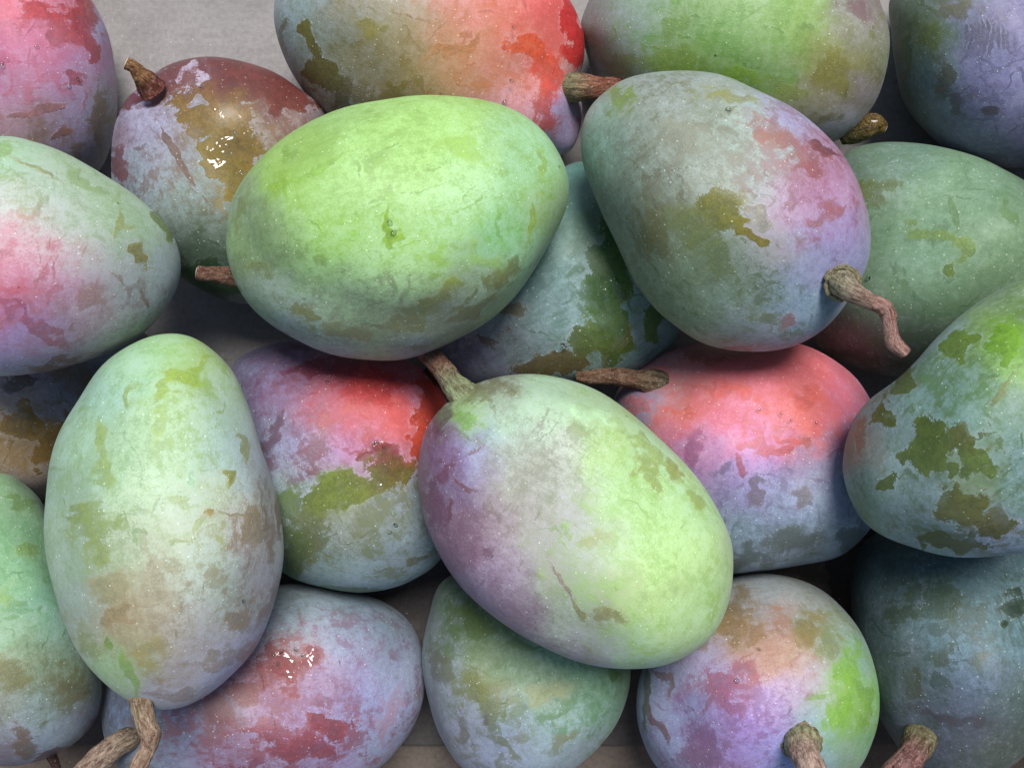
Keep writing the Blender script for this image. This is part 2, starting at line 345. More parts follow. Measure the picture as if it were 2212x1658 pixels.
 o=[(190,-12),(222,45),(240,105),(252,175),(250,255),(236,325),(205,375),(140,410),(40,420),(-60,380),(-120,280),(-140,140),(-120,-10),(-60,-90),(40,-125),(130,-85)],
 soft=[(60,320,130,60,0,'8E7258'),(80,100,120,90,0,'CC6484')],
 s=[(60,100,90,'DC94B8'),(30,30,60,'E06C74'),(130,40,60,'C8646E'),(100,60,50,'D890A8'),(170,130,60,'B890B4'),(60,220,80,'B494AC'),(150,270,70,'ACA2C4'),(60,290,60,'A08C80'),(225,220,40,'A0A2A8'),(215,60,30,'B0B0DC'),(230,320,50,'9098A8'),(0,200,60,'C090AC')],
 p=[(182,25,34,52,-10,'A83430',.5),(192,92,24,46,-4,'A03A34',.4),(95,28,55,26,10,'C4463E',.4),(140,70,36,24,20,'B04A44',.2),(162,165,26,18,0,'AC5A62',.4),(214,255,18,60,0,'80704C',.1),(128,290,16,10,0,'925C40',.2),(35,320,55,18,0,'927056',.1),(115,88,16,26,0,'CC7488',1),(205,12,6,30,-20,None,0),(20,130,26,20,0,'D27C9C',.6),(80,240,60,8,-12,'A87878',0)]),
dict(k='m16', mul=(1.05,1.0,.90), lab='speckled mint green mango cut off by the left edge, below the dark wet one', base='8CB89C', wear=.14,
 o=[(0,1022),(55,1045),(98,1095),(150,1230),(200,1380),(219,1475),(208,1548),(165,1602),(95,1638),(0,1655),(-100,1625),(-190,1510),(-220,1340),(-190,1170),(-110,1055)],
 soft=[(30,1200,120,120,0,'6CAC78'),(90,1480,100,70,0,'6A6E44')],
 s=[(20,1060,50,'86B48C'),(40,1120,60,'92C0A0'),(20,1220,70,'9CD2A6'),(70,1200,50,'90CEB0'),(100,1300,50,'84B8AC'),(30,1350,70,'94BEA0'),(120,1400,50,'84A69E'),(60,1450,60,'909F80'),(140,1480,50,'7C8C72'),(90,1540,60,'A2BCCA'),(20,1540,50,'908F88'),(140,1580,50,'96A0B4'),(40,1600,60,'9AA0BC'),(180,1540,40,'605A74'),(10,1640,40,'745464')],
 p=[(38,1085,30,10,20,'6E9042',.1),(55,1190,26,15,0,'8EAC54',0),(20,1455,38,36,0,'7E7642',.1),(152,1490,38,32,10,'625E40',.1),(192,1578,12,52,30,'5E2E38',.1),(48,1600,22,42,0,'70583F',.1),(120,1628,65,8,-20,'5C3440',.1),(15,1290,22,16,0,'90B260',0)],
 stem=dict(pts=[(105,1622,-.012),(116,1642,-.012),(124,1660,-.012)],r=[10,9,7],c0='48302C',c1='4A342C')),
dict(k='m18', hard=0.15, lab='purple red mango with wet glints at the bottom left, under the tall green one', base='9CA0B0', wear=.24,
 o=[(220,1545),(232,1480),(270,1410),(350,1345),(480,1288),(612,1262),(710,1265),(790,1283),(862,1318),(902,1370),(917,1450),(908,1530),(872,1600),(800,1672),(680,1722),(520,1740),(370,1720),(270,1668),(230,1610)],
 soft=[(590,1500,200,110,15,'964A50',1.3),(640,1600,160,70,0,'8C3C40',1.2),(500,1560,90,70,0,'7E5458',1),(760,1480,90,90,0,'8C6C94')],
 s=[(640,1290,60,'92A4AE'),(760,1310,60,'889EAC'),(600,1350,60,'A2B0BA'),(750,1390,60,'A8AECA'),(680,1350,50,'A4AEBC'),(830,1370,50,'8C9AAE'),(870,1450,40,'A0A8C4'),(620,1430,50,'B88C8C'),(540,1490,60,'B48C96'),(700,1470,60,'B494B0'),(600,1530,60,'AC94C0'),(480,1520,50,'9292A0'),(420,1560,60,'848EA4'),(760,1520,60,'A4A6D2'),(830,1580,50,'A0A8C8'),(700,1620,60,'AC9CC8'),(480,1620,60,'947E9A'),(300,1560,60,'687688'),(250,1550,40,'667898'),(600,1640,60,'A494B0')],
 p=[(612,1440,52,48,10,'9C4640',.9),(660,1425,34,30,30,'A05248',.9),(540,1492,52,22,-10,'90524A',.3),(470,1545,34,44,0,'805048',.2),(705,1560,56,28,0,'943C38',.6),(640,1612,88,30,8,'8E3434',.3),(575,1572,66,15,5,'984848',.2),(762,1600,28,20,0,'904646',.2),(520,1652,60,16,0,'7C3644',.2),(838,1545,15,60,16,'B48C9C',.2),(320,1545,22,34,10,'424638',.1),(660,1535,60,12,8,None,0),(760,1400,18,26,0,None,0)],
 stem=dict(pts=[(288,1590,-.003),(268,1600,0),(248,1612,.001),(222,1632,.002),(185,1665,.004),(150,1695,.004)],r=[22,25,23,24,21,18],c0='8C7E6A',c1='AC9684')),
dict(k='m19', mul=(1.06,1.0,.91), lab='green mango at the bottom centre, half under the big pale purple one', base='80A090', wear=.22,
 o=[(957,1255),(1050,1218),(1180,1222),(1290,1288),(1346,1370),(1363,1450),(1349,1520),(1311,1590),(1240,1660),(1130,1697),(1010,1665),(955,1595),(922,1505),(912,1420),(926,1330)],
 soft=[(1060,1400,110,90,0,'567A3A'),(1220,1450,110,90,0,'5C8C60')],
 s=[(980,1290,50,'809494'),(950,1380,40,'8A94A2'),(1060,1320,60,'709262'),(1130,1380,60,'78A680'),(1200,1430,70,'8CBA9E'),(1280,1440,60,'7CB284'),(1100,1430,60,'80A28A'),(1180,1500,50,'A2B698'),(1060,1480,50,'70803E'),(960,1480,50,'8E98AA'),(1100,1560,60,'90A0B8'),(1200,1580,70,'98B6BE'),(1290,1520,50,'84AE9E'),(1000,1570,50,'969CB6'),(1080,1640,60,'9CA6C8'),(1180,1640,60,'9CAAC4'),(1330,1440,30,'60865C'),(1250,1600,50,'9CAABC')],
 p=[(1040,1490,56,34,22,'686A20',.2),(1060,1540,34,38,-20,'6C7230',.2),(1082,1606,44,11,48,'6A723E',.2),(955,1440,12,36,-15,'5E6236',.1),(1000,1572,13,22,10,'605E36',.1),(1030,1345,44,32,20,'58722E',.1),(1120,1390,26,16,0,'5E7E30',.1),(1128,1592,24,22,0,'7E8262',.1),(1205,1603,36,11,-35,'767A4E',.1),(1330,1457,13,18,0,'4E6E32',.1),(1190,1490,46,22,-22,'AEB48C',0),(1045,1555,7,12,0,'4A3A20',0)]),
dict(k='m20', hard=0.25, lab='lilac and lime mango at the bottom right, its stem facing the viewer', base='A8A0B4', wear=.18, h=1.0,
 o=[(1580,1246),(1660,1241),(1740,1256),(1800,1290),(1850,1348),(1881,1420),(1895,1500),(1886,1590),(1850,1665),(1760,1732),(1640,1747),(1500,1722),(1420,1657),(1386,1590),(1375,1520),(1385,1450),(1430,1350),(1500,1280)],
 soft=[(1650,1390,100,50,10,'B47C5C'),(1560,1540,100,90,0,'90609C')],
 s=[(1640,1280,60,'9AA8AE'),(1720,1290,60,'A2A8A4'),(1590,1350,50,'A49070'),(1660,1350,60,'BCA0A0'),(1700,1400,60,'CCA890'),(1650,1430,50,'D0A28C'),(1780,1360,50,'9CB29E'),(1850,1420,50,'94BEA8'),(1870,1500,40,'84CE7C'),(1820,1540,50,'88BC4A'),(1800,1600,50,'8CB486'),(1740,1500,60,'C4BACC'),(1660,1520,60,'C6A8DA'),(1560,1480,60,'B4A6CE'),(1500,1440,50,'ACA6C2'),(1600,1580,60,'BEA0E2'),(1500,1560,60,'ACAAD6'),(1440,1500,50,'9EA4BE'),(1680,1600,50,'AEB0E8'),(1440,1600,50,'A2ACCA'),(1540,1630,50,'A07EA8'),(1770,1570,40,'96B8C4'),(1870,1600,40,'7CB686'),(1830,1480,40,'92C45E'),(1760,1640,40,'9AB0C4')],
 p=[(1588,1312,36,34,-20,'7E6A38',.1),(1575,1362,40,24,10,'88723E',.1),(1640,1362,24,28,10,'907640',.1),(1738,1362,19,36,10,'8E8240',.1),(1790,1388,24,28,-20,'8A925C',.1),(1838,1452,30,44,-25,'7EB41A',.1),(1866,1508,16,52,-10,'7AA428',.1),(1816,1532,36,48,10,'80B23C',0),(1552,1482,50,30,15,'A8505A',.2),(1600,1452,38,20,0,'B05C58',.2),(1590,1525,24,26,0,'9C506A',.2),(1537,1516,9,26,20,'9A6262',.1),(1530,1632,58,38,0,'86627C',0),(1505,1582,26,28,30,'7E4A6C',0),(1422,1562,7,46,-28,'704A42',.1),(1430,1465,9,36,-30,'806056',.1),(1395,1500,7,60,0,'5C6442',.1),(1500,1400,40,20,-30,'8A7850',0)],
 stem=dict(pts=[(1730,1600,-.005),(1734,1612,.003),(1740,1632,.009),(1755,1665,.016),(1772,1705,.020)],r=[37,33,29,27,25],c0='A8AC80',c1='C4A898',collar=1)),
dict(k='m11', hard=0.3, lab='coral pink mango right of centre with a thick brown stem pointing left', base='9C98A8', wear=.14,
 o=[(1332,848),(1370,800),(1440,757),(1540,738),(1650,736),(1745,746),(1820,790),(1870,845),(1903,930),(1908,1040),(1888,1130),(1822,1194),(1740,1219),(1640,1232),(1560,1238),(1450,1195),(1375,1100),(1335,980),(1325,900)],
 soft=[(1620,850,180,80,0,'E05C58'),(1640,1050,150,60,0,'746890'),(1650,1180,150,60,0,'5C7070')],
 s=[(1500,790,70,'B87E86'),(1450,830,50,'C09498'),(1600,790,70,'D06A66'),(1720,790,70,'EA7C84'),(1640,860,70,'F098B4'),(1500,880,60,'E8807A'),(1560,920,60,'F28EA8'),(1720,870,60,'F08478'),(1740,930,50,'E87E72'),(1800,860,50,'D0748E'),(1640,960,60,'E098CC'),(1520,960,50,'AE90C2'),(1620,1030,60,'AEA0D4'),(1750,1000,50,'A692B2'),(1700,1080,70,'9EA8C4'),(1800,1050,60,'8E98AC'),(1640,1150,70,'92A6B8'),(1780,1150,60,'8496A4'),(1850,950,50,'A07898'),(1370,860,40,'9094B4'),(1870,1080,40,'708490')],
 p=[(1628,955,42,11,10,'CC5A4C',.2),(1645,962,12,18,0,'CC5A4C',.2),(1690,970,30,7,-10,'CC5A52',.2),(1705,955,26,5,12,'CC5A52',.2),(1600,1005,7,30,-15,'B0525A',.1),(1505,975,18,32,5,'90547A',.1),(1635,1055,12,24,0,'766662',.1),(1735,1068,30,18,0,'706256',.1),(1740,965,10,14,0,'AE5A48',.1),(1710,1168,62,26,-5,'50543C',.1),(1600,1204,70,18,3,'44503C',.1),(1850,1165,44,36,-20,'3E4A40',.1),(1560,756,95,13,-3,'A24E3C',.1),(1650,876,18,15,0,'E06048',.1),(1480,882,28,20,0,'DA624C',.1),(1600,850,40,18,20,'E46A5A',0),(1745,860,30,20,0,'E4685A',0)],
 stem=dict(pts=[(1456,836,-.010),(1432,830,-.005),(1402,824,-.003),(1374,818,-.002),(1320,812,-.002),(1275,815,-.002),(1246,812,-.002)],ref=(1412,826),r=[27,30,29,20,19,17,10],collar=0,c0='766C54',c1='8C6E58')),
dict(k='m14', hard=0.5, lab='red, lavender and olive mango between the tall green mango and the pale purple one', base='9498A8', wear=.20,
 o=[(500,792),(545,757),(620,738),(750,733),(870,770),(940,830),(985,920),(1000,1040),(985,1145),(942,1214),(900,1245),(850,1268),(780,1279),(700,1268),(620,1243),(540,1170),(500,1050),(488,900)],
 soft=[(790,850,150,80,0,'CC3438',1.5),(600,800,110,70,0,'5A3650',1.2),(860,930,90,70,0,'D85048',1.2),(640,930,100,70,0,'7C5470'),(760,1140,150,80,-10,'747C4C')],
 s=[(540,790,50,'777694'),(600,840,60,'85759C'),(680,850,60,'B07E90'),(800,840,60,'D85A58'),(860,800,40,'B06E88'),(740,900,60,'CC6474'),(850,900,60,'EC6C62'),(640,960,50,'A8A2C4'),(740,980,60,'C4A2CE'),(830,960,50,'D296B2'),(580,950,50,'949AB4'),(640,1040,50,'A0ACB4'),(740,1060,50,'909C5A'),(760,1150,70,'9EA69E'),(860,1120,60,'9AA6AC'),(700,1240,60,'98B2B4'),(820,1250,60,'A2BCC4'),(640,1200,50,'5E7842'),(900,1200,50,'92A8AE'),(900,860,30,'B890B4'),(850,1200,50,'949FA8')],
 p=[(790,845,75,42,-8,'C43A38',.2),(700,795,95,20,-5,'883244',.1),(938,872,38,80,-28,'C43E24',.4),(915,955,24,60,0,'C04628',.4),(830,815,42,16,15,'BC3634',.2),(705,910,34,13,10,'AE3E38',.2),(680,972,26,40,10,'804C46',.1),(592,935,22,42,15,'60444E',.1),(818,975,46,20,-5,'904A4A',1),(845,1010,56,30,0,'70603A',1),(720,1062,90,36,-15,'728428',.3),(622,1092,28,40,0,'506E26',.1),(832,1040,72,26,-20,'808034',.8),(670,1152,48,66,10,'646826',.1),(632,1195,22,60,0,'426026',.1),(893,1212,30,13,-25,'6E6840',.1),(760,1274,80,7,2,'5E7846',.1),(880,860,40,30,30,None,0),(775,930,80,9,3,None,0),(760,952,70,6,2,None,0)],
 stem=dict(pts=[(938,836,-.004),(926,812,-.004),(914,802,-.004)],r=[17,14,11],c0='4C3020',c1='4A3020')),
dict(k='m13', mul=(1.04,1.0,.9), hard=0.65, lab='dark green mango with a curved shoulder and flaking grey bloom at the right edge', base='7A9898', wear=.26,
 o=[(2230,604),(2150,632),(2082,675),(2022,731),(1980,782),(1932,825),(1882,862),(1850,902),(1828,960),(1822,1020),(1840,1080),(1872,1130),(1922,1166),(2000,1191),(2080,1201),(2160,1199),(2260,1185),(2380,1130),(2460,1010),(2480,880),(2450,740),(2370,640)],
 soft=[(2120,790,90,110,0,'58823A'),(2000,1060,160,100,0,'546C50')],
 s=[(2190,650,50,'709668'),(2150,730,50,'7CAE52'),(2190,780,50,'80BE5A'),(2080,760,50,'82A09A'),(2000,830,60,'84A0A2'),(1900,900,50,'8296A0'),(1860,960,40,'908A88'),(2050,870,60,'88AAAA'),(2150,880,60,'7C9E8C'),(1980,1050,60,'8CA2AE'),(2100,1010,60,'709066'),(1900,1080,60,'849A9E'),(1950,1130,50,'8C9EAE'),(2190,1000,50,'8CAAAE'),(2150,1190,50,'A2B0D0'),(1860,1100,40,'608260')],
 p=[(2070,745,42,32,-30,'627E28',.5),(2172,740,38,38,0,'76A82E',.3),(1910,892,22,30,20,'5C662C',.4),(2005,960,50,60,10,'5C6E2A',.4),(2085,950,34,28,0,'625E32',.3),(2110,992,46,40,0,'647838',.3),(1910,1037,20,30,20,'5A6630',.4),(2080,1095,60,46,25,'626028',.4),(2150,1135,50,20,-8,'605E28',.4),(2060,1172,85,14,10,'545A2A',.3),(1950,830,14,38,38,'60703E',.4),(1858,940,14,50,10,'806856',.1),(2165,840,9,32,32,'727632',.2),(2040,1010,12,34,-25,'606E34',.4),(1960,990,20,12,-30,'5E6C34',.4),(2050,1060,14,16,0,None,0)]),
dict(k='m4', lab='big pink and pale green speckled mango lying on top at the left edge', base='B8BEB8', wear=.12,
 o=[(0,292),(85,311),(170,345),(260,400),(330,455),(370,500),(388,562),(380,622),(350,680),(300,727),(220,767),(120,797),(0,810),(-120,790),(-210,700),(-240,560),(-210,410),(-120,315)],
 soft=[(40,620,120,90,10,'C86474'),(180,690,130,50,-15,'8E6A70'),(250,470,120,60,30,'8CB074')],
 s=[(40,320,60,'AAD2AE'),(150,360,70,'ACCCA8'),(80,440,80,'C0D2C2'),(60,530,80,'D8C0C8'),(40,590,80,'E4A0B4'),(0,560,60,'E28E9C'),(170,480,80,'C0CABE'),(230,430,60,'AACEA6'),(300,480,60,'A8CAAA'),(250,560,70,'B6BCB8'),(340,590,60,'ACB8BE'),(150,620,80,'C49CB2'),(60,690,80,'B094CC'),(190,680,70,'B09CA6'),(290,680,60,'A2ACAE'),(100,760,60,'968092'),(20,640,50,'C45C6C')],
 p=[(350,492,11,40,-28,'6E7E38',.4),(307,548,13,26,-15,'8A7838',.5),(254,485,9,26,10,'9A9A4E',.1),(200,402,60,11,35,'90AE5C',.1),(85,364,46,4,28,'9A9A60',0),(20,662,62,9,30,'A04654',.1),(92,712,62,9,35,'964856',.1),(200,640,34,18,10,'A07668',.1),(120,788,55,10,-10,'784C40',.1),(310,645,4,26,-25,'807060',0),(30,620,30,14,0,'CC5A66',0),(370,570,6,30,0,None,0)]),
dict(k='m15', mul=(1.02,1.0,.93), lab='tall pale green mango standing on end at the left with a woody stem below', base='A8C8A8', wear=.14,
 o=[(98,1090),(105,1010),(130,930),(170,860),(220,790),(280,745),(340,724),(400,727),(452,755),(502,805),(532,870),(562,960),(592,1050),(609,1140),(611,1220),(592,1310),(548,1400),(482,1475),(420,1516),(360,1529),(300,1521),(240,1486),(180,1420),(138,1340),(113,1250),(100,1170)],
 soft=[(330,1330,150,60,-10,'988468'),(230,1050,80,200,0,'84A870'),(560,1250,40,150,-5,'907468')],
 s=[(350,750,50,'A0D6A2'),(300,800,60,'A8DAB2'),(230,850,60,'9CC6B8'),(400,780,50,'A4CC84'),(360,900,80,'B4DAAE'),(450,880,50,'B6D4C0'),(260,960,70,'A8D2AA'),(190,960,60,'9CC2AC'),(140,1050,50,'96B4A0'),(350,1020,80,'BCDEBA'),(470,960,60,'BAD4D2'),(540,1000,50,'B6C4D2'),(450,1080,60,'C0D2BE'),(540,1150,60,'C8C2C8'),(350,1180,80,'C0CEB4'),(170,1200,60,'9AB4A0'),(440,1240,80,'C4D6D0'),(330,1290,70,'B8AE9A'),(260,1330,60,'AC9C7E'),(180,1320,50,'96ACA6'),(430,1380,70,'C0BAC0'),(350,1450,70,'B4A6A8'),(260,1440,50,'94BE8E'),(320,1410,40,'AAAC7C'),(480,1440,50,'AEAED6'),(560,1250,40,'B6B0C0'),(400,1500,50,'ACA6B8'),(340,1510,40,'A4AECA'),(550,1380,40,'AEACCC')],
 p=[(390,818,80,13,-32,'9AB43C',.1),(273,858,9,26,15,'90A854',.1),(220,945,18,34,-12,'94A84C',0),(230,1005,18,52,0,'98AC54',0),(205,1132,46,42,10,'809024',.1),(162,1115,30,10,10,'809230',.1),(213,1185,24,34,0,'8C9634',.1),(532,972,10,40,-20,'8C9638',.2),(490,1025,11,22,0,'9A9A4E',1),(452,1108,14,10,0,'A48E54',1),(545,1132,22,46,-10,'988860',.1),(584,1172,14,60,-10,'805E38',.1),(602,1110,7,52,0,'82605A',0),(512,1338,24,21,0,'8E7450',.1),(586,1300,10,46,15,'8A6A60',0),(240,1272,36,34,0,'9C9470',0),(255,1325,44,22,-10,'98825A',0),(335,1402,44,24,0,'9E9054',0),(330,1250,22,60,0,'ACA48C',0),(282,1455,13,52,-12,'7EA640',0),(190,1392,14,46,-20,'829058',0),(232,1388,7,14,0,'6E9830',.1),(470,1428,58,10,-5,'948474',0),(370,1502,52,13,5,'907C76',0),(532,1410,10,32,30,'8E786C',0),(410,1030,16,20,0,'B4D8B8',1),(345,900,10,40,10,'A4C070',0)],
 stem=dict(pts=[(306,1508,-.004),(308,1532,0),(316,1560,.003),(326,1586,.004),(321,1616,.004),(302,1650,.004),(292,1700,.002)],r=[24,22,20,20,15,17,13],c0='A8967A',c1='B89C84')),
dict(k='m7', hard=0.2, lab='large olive and lilac mango at the upper right with a long crooked stem', base='96A29C', wear=.20,
 o=[(1254,300),(1265,245),(1300,205),(1360,170),(1450,155),(1560,164),(1650,200),(1740,258),(1800,310),(1842,370),(1870,440),(1881,510),(1871,590),(1832,660),(1770,717),(1690,750),(1600,758),(1520,740),(1446,695),(1408,660),(1362,590),(1322,508),(1286,425),(1261,360)],
 soft=[(1430,420,120,140,-20,'6E6848',1.2),(1560,330,100,50,20,'84846A'),(1700,380,70,90,-30,'A06070'),(1530,600,120,80,20,'607048')],
 s=[(1300,300,60,'82A494'),(1450,180,60,'9CA6A4'),(1400,270,70,'98A496'),(1500,280,80,'929E8C'),(1590,310,60,'A8BEAE'),(1640,360,70,'B4C2BC'),(1700,450,60,'CAAAC4'),(1780,420,60,'BE8CB0'),(1800,500,60,'AE98C6'),(1720,250,60,'ACA6CA'),(1790,330,50,'A67C98'),(1660,540,60,'B8AEB0'),(1750,570,60,'ACAED0'),(1820,560,50,'B0AEE2'),(1730,660,60,'9EB4CC'),(1600,600,80,'8CA692'),(1500,620,70,'82987C'),(1420,500,70,'8A9880'),(1360,420,60,'8A9C8C'),(1560,400,70,'A8B0A0'),(1610,690,60,'909E98'),(1650,740,60,'A09EB4'),(1520,540,60,'7E9064'),(1750,390,40,'B68498')],
 p=[(1345,215,28,26,-30,'708E22',.1),(1577,206,52,12,12,'8C8C32',.2),(1555,452,56,42,40,'7E7C28',.3),(1622,502,46,12,42,'8E8032',.6),(1500,492,56,44,40,'79823A',.1),(1420,510,24,58,-25,'6E6832',.1),(1690,305,72,20,30,'A06048',.1),(1745,352,40,26,20,'9A544C',.1),(1778,326,22,10,35,'703A32',.5),(1795,456,38,20,-20,'A25844',.1),(1766,482,22,12,20,'A86A58',0),(1655,690,38,22,0,'72784A',0),(1703,694,16,8,-35,'A87070',0),(1580,748,62,9,2,'866660',0),(1562,562,26,58,-30,'73803F',0),(1645,470,44,16,42,'B8B4A4',1),(1580,238,14,10,0,'98A088',1),(1470,300,50,26,20,'8E9078',0),(1850,560,10,60,-5,None,0),(1780,560,30,30,0,None,0)],
 stem=dict(pts=[(1814,606,-.004),(1822,614,.004),(1840,630,.009),(1876,650,.013),(1912,668,.014),(1922,704,.014),(1928,736,.013),(1956,763,.012)],r=[35,29,22,17,17,14,17,13],c0='A09C80',c1='BE9488',collar=1)),
dict(k='m5', mul=(1.05,1.0,.88), lab='bright green mango on top at the upper centre, its short stem pointing left', base='9AD08A', wear=.10,
 o=[(484,520),(500,440),(540,370),(610,300),(700,248),(800,219),(920,207),(1030,214),(1120,244),(1182,290),(1216,350),(1226,410),(1211,480),(1171,560),(1111,640),(1040,702),(950,752),(860,777),(770,774),(680,751),(600,711),(540,656),(499,590)],
 soft=[(900,320,300,80,-4,'88B850'),(800,680,240,60,10,'74806A'),(560,560,60,120,0,'6C8452')],
 s=[(900,330,90,'A6E28A'),(740,480,80,'9EDA8A'),(1000,430,80,'B4EEB6'),(640,350,60,'92C66C'),(1150,330,60,'9CD6A8'),(1100,520,80,'94D6A8'),(560,500,60,'88AE7C'),(560,640,50,'9CB0A8'),(620,720,60,'A0AEBE'),(760,690,70,'9CC09C'),(880,700,60,'94A090'),(960,680,50,'949892'),(1040,610,60,'94AC96'),(1170,470,50,'9CC696'),(850,560,80,'AAE2A4'),(520,450,40,'8AA88C'),(850,400,80,'B0EAA0'),(720,770,50,'A4ACC4'),(900,765,40,'A4ACC8')],
 p=[(610,400,28,44,-20,'88B430',.1),(560,582,15,22,0,'848E42',.1),(665,682,40,16,25,'7E7E3A',.2),(967,612,28,14,-30,'8E9E30',.2),(1092,590,56,24,-35,'6E6E30',.2),(930,656,50,20,-30,'7E843A',.1),(845,490,13,38,0,'8CB832',1),(1152,472,11,42,10,'94B442',.2),(1000,320,52,18,20,'A0CC54',0),(500,620,12,30,0,'74704A',.2),(880,700,44,12,-10,'8A8A58',0),(760,715,50,12,10,'8C8C60',0),(1020,670,60,9,-35,'7C7850',.1),(600,740,40,10,38,'7C7C50',.1),(520,455,9,50,12,'7E9050',0),(690,360,70,10,-30,'90C058',0),(1170,350,9,22,-15,'94B84C',0),(1050,560,40,16,30,'9CC468',0)],
 stem=dict(pts=[(520,598,-.016),(492,596,-.016),(466,592,-.014),(445,592,-.013),(427,589,-.013)],r=[24,20,16,15,16],c0='7A5C4C',c1='84604E')),
dict(k='m12', mul=(1.0,.98,.95), lab='big purple and pale lime mango on top at the lower centre, stem pointing up left', base='B4B4B0', wear=.12,
 o=[(904,985),(925,920),(970,868),(1022,833),(1090,812),(1160,807),(1230,820),(1300,850),(1380,905),(1450,970),(1510,1040),(1556,1110),(1581,1170),(1583,1240),(1571,1310),(1541,1370),(1490,1412),(1430,1438),(1360,1444),(1280,1431),(1190,1401),(1100,1356),(1020,1291),(960,1216),(920,1130),(902,1050)],
 soft=[(985,1130,70,150,-15,'70425C'),(1100,1310,140,60,35,'785A6E'),(1130,1000,90,90,0,'8A8C78'),(1380,1200,140,140,0,'9CCC60')],
 s=[(1080,850,50,'9CA698'),(1010,900,40,'9CD674'),(1100,920,60,'B4E2BC'),(1180,860,60,'B4DEB8'),(1280,900,60,'B4DEAE'),(1180,980,70,'C8D2C6'),(1100,1010,60,'B4B6AA'),(1040,960,50,'A8A2DE'),(960,950,50,'805C88'),(940,1050,60,'86647F'),(1000,1040,50,'9288B4'),(1040,1120,70,'988090'),(980,1180,60,'8E6884'),(1080,1230,70,'9A86A0'),(1150,1120,80,'B8B4B0'),(1130,1330,60,'928092'),(1240,1100,60,'C0BEC2'),(1350,1050,70,'BCEEAE'),(1420,1130,80,'C0F4AA'),(1450,1230,80,'C6F4A8'),(1300,1180,70,'B8CEAE'),(1200,1220,60,'ACB2A2'),(1250,1320,70,'ACC2A6'),(1400,1340,70,'C6EC9C'),(1330,1280,50,'B4BE96'),(1380,1400,60,'B4DEBA'),(1500,1320,60,'BCECAE'),(1400,960,50,'ACDEAE'),(1500,1080,50,'B4E6AE'),(1330,960,60,'B8DE94'),(1280,1400,60,'A096A8')],
 p=[(1050,846,52,18,-20,'6E6632',.2),(952,902,13,48,32,'4C2032',.2),(1027,973,22,4,-30,'804844',.1),(1005,1050,26,6,25,'804848',.1),(971,1102,5,26,15,'804844',.1),(958,1020,16,24,0,'70384A',0),(1405,1025,12,46,-25,'90983F',.1),(1450,1005,11,36,-35,'8E9042',.1),(1508,1080,11,22,-10,'8E9C3A',.1),(1285,1165,26,18,0,'A6A66E',0),(1312,1328,36,13,-15,'8E804C',.1),(1250,1317,7,24,-20,'8E8854',.1),(1216,1262,4,52,-30,'947478',0),(1000,905,26,20,30,'86B456',0),(1390,960,60,12,45,'98AC58',0),(1440,940,70,8,42,'94906A',0),(1290,900,70,9,20,'C8F0C0',0),(940,1080,24,60,0,'784868',0),(1420,1280,60,24,-10,'BCD896',0)],
 stem=dict(pts=[(1012,866,-.010),(994,846,-.008),(978,826,-.010),(958,800,-.014),(934,772,-.019),(905,742,-.026),(880,715,-.03)],r=[40,31,27,24,22,23,20],c0='98A47C',c1='8E6C5A')),
]
# ------------------------------------------------------------------ the ground and the cardboard box
def slab(x0, x1, y0, y1, z0, z1, nx=1, ny=1):
    """box given by its bounds: verts, quads"""
    v = [(x, y, z) for z in (z0, z1) for y in (y0, y1) for x in (x0, x1)]
    q = [(0, 2, 3, 1), (4, 5, 7, 6), (0, 1, 5, 4), (2, 6, 7, 3), (0, 4, 6, 2), (1, 3, 7, 5)]
    return v, q

gv, gq = slab(-60, 60, -60, 60, -.30, -.012)
put('ground', mesh_from('ground', gv, gq, False, M_GROUND), kind='structure')

BX0, BX1, BY0, BY1, WALLH, SHADE_FLAP, TOPH = -.262, .262, -.212, .285, .120, .150, .065
T = .004
box = empty('cardboard_box', (0, 0, -.008), label='open grey brown cardboard box that holds the whole heap of mangoes', category='box')
def panel(name, b, mat=M_CARD, rot=None, **pr):
    v, q = slab(*b)
    v = np.array(v, float)
    if rot:
        ax, piv, ang = rot
        R = np.array(Matrix.Rotation(math.radians(ang), 3, ax)); piv = np.array(piv)
        v = (v - piv) @ R.T + piv
    me = mesh_from(name, v, q, False, mat)
    o = put(name, me, box, **pr)
    bv = o.modifiers.new('soft_edge', 'BEVEL'); bv.width = .0012; bv.segments = 2
    return o
panel('bottom_panel', (BX0, BX1, BY0, BY1, -.008, -.0045), M_KRAFT)
SEAM_Y = -.1725
panel('bottom_flap', (BX0 + .001, BX1 - .001, -.0395, BY1 - .001, -.0044, 0))
panel('bottom_flap', (BX0 + .001, BX1 - .001, SEAM_Y, -.0405, -.0044, -.0003), M_SHADE_CARD, label='flap of the box floor, shade painted into its dark colour')
panel('side_panel', (BX0 - T, BX0, BY0 - T, BY1 + T, -.008, WALLH))
panel('side_panel', (BX1, BX1 + T, BY0 - T, BY1 + T, -.008, WALLH))
panel('side_panel', (BX0, BX1, BY0 - T, BY0, -.008, WALLH))
panel('side_panel', (BX0, BX1, BY1, BY1 + T, -.008, TOPH))
panel('top_flap', (BX1 + .0005, BX1 + T + .0005, BY0, BY1, WALLH + .001, WALLH + SHADE_FLAP), rot=('Y', (BX1, 0, WALLH), -2))  # out-of-view flap, added standing upright to shade the fruit at the right
panel('top_flap', (BX0 - T - .0005, BX0 - .0005, BY0, BY1, WALLH + .001, WALLH + .13), rot=('Y', (BX0, 0, WALLH), -150))
panel('top_flap', (BX0 + .002, BX1 - .002, BY1 + .0005, BY1 + T + .0005, TOPH + .001, TOPH + .13), rot=('X', (0, BY1, TOPH), -125))
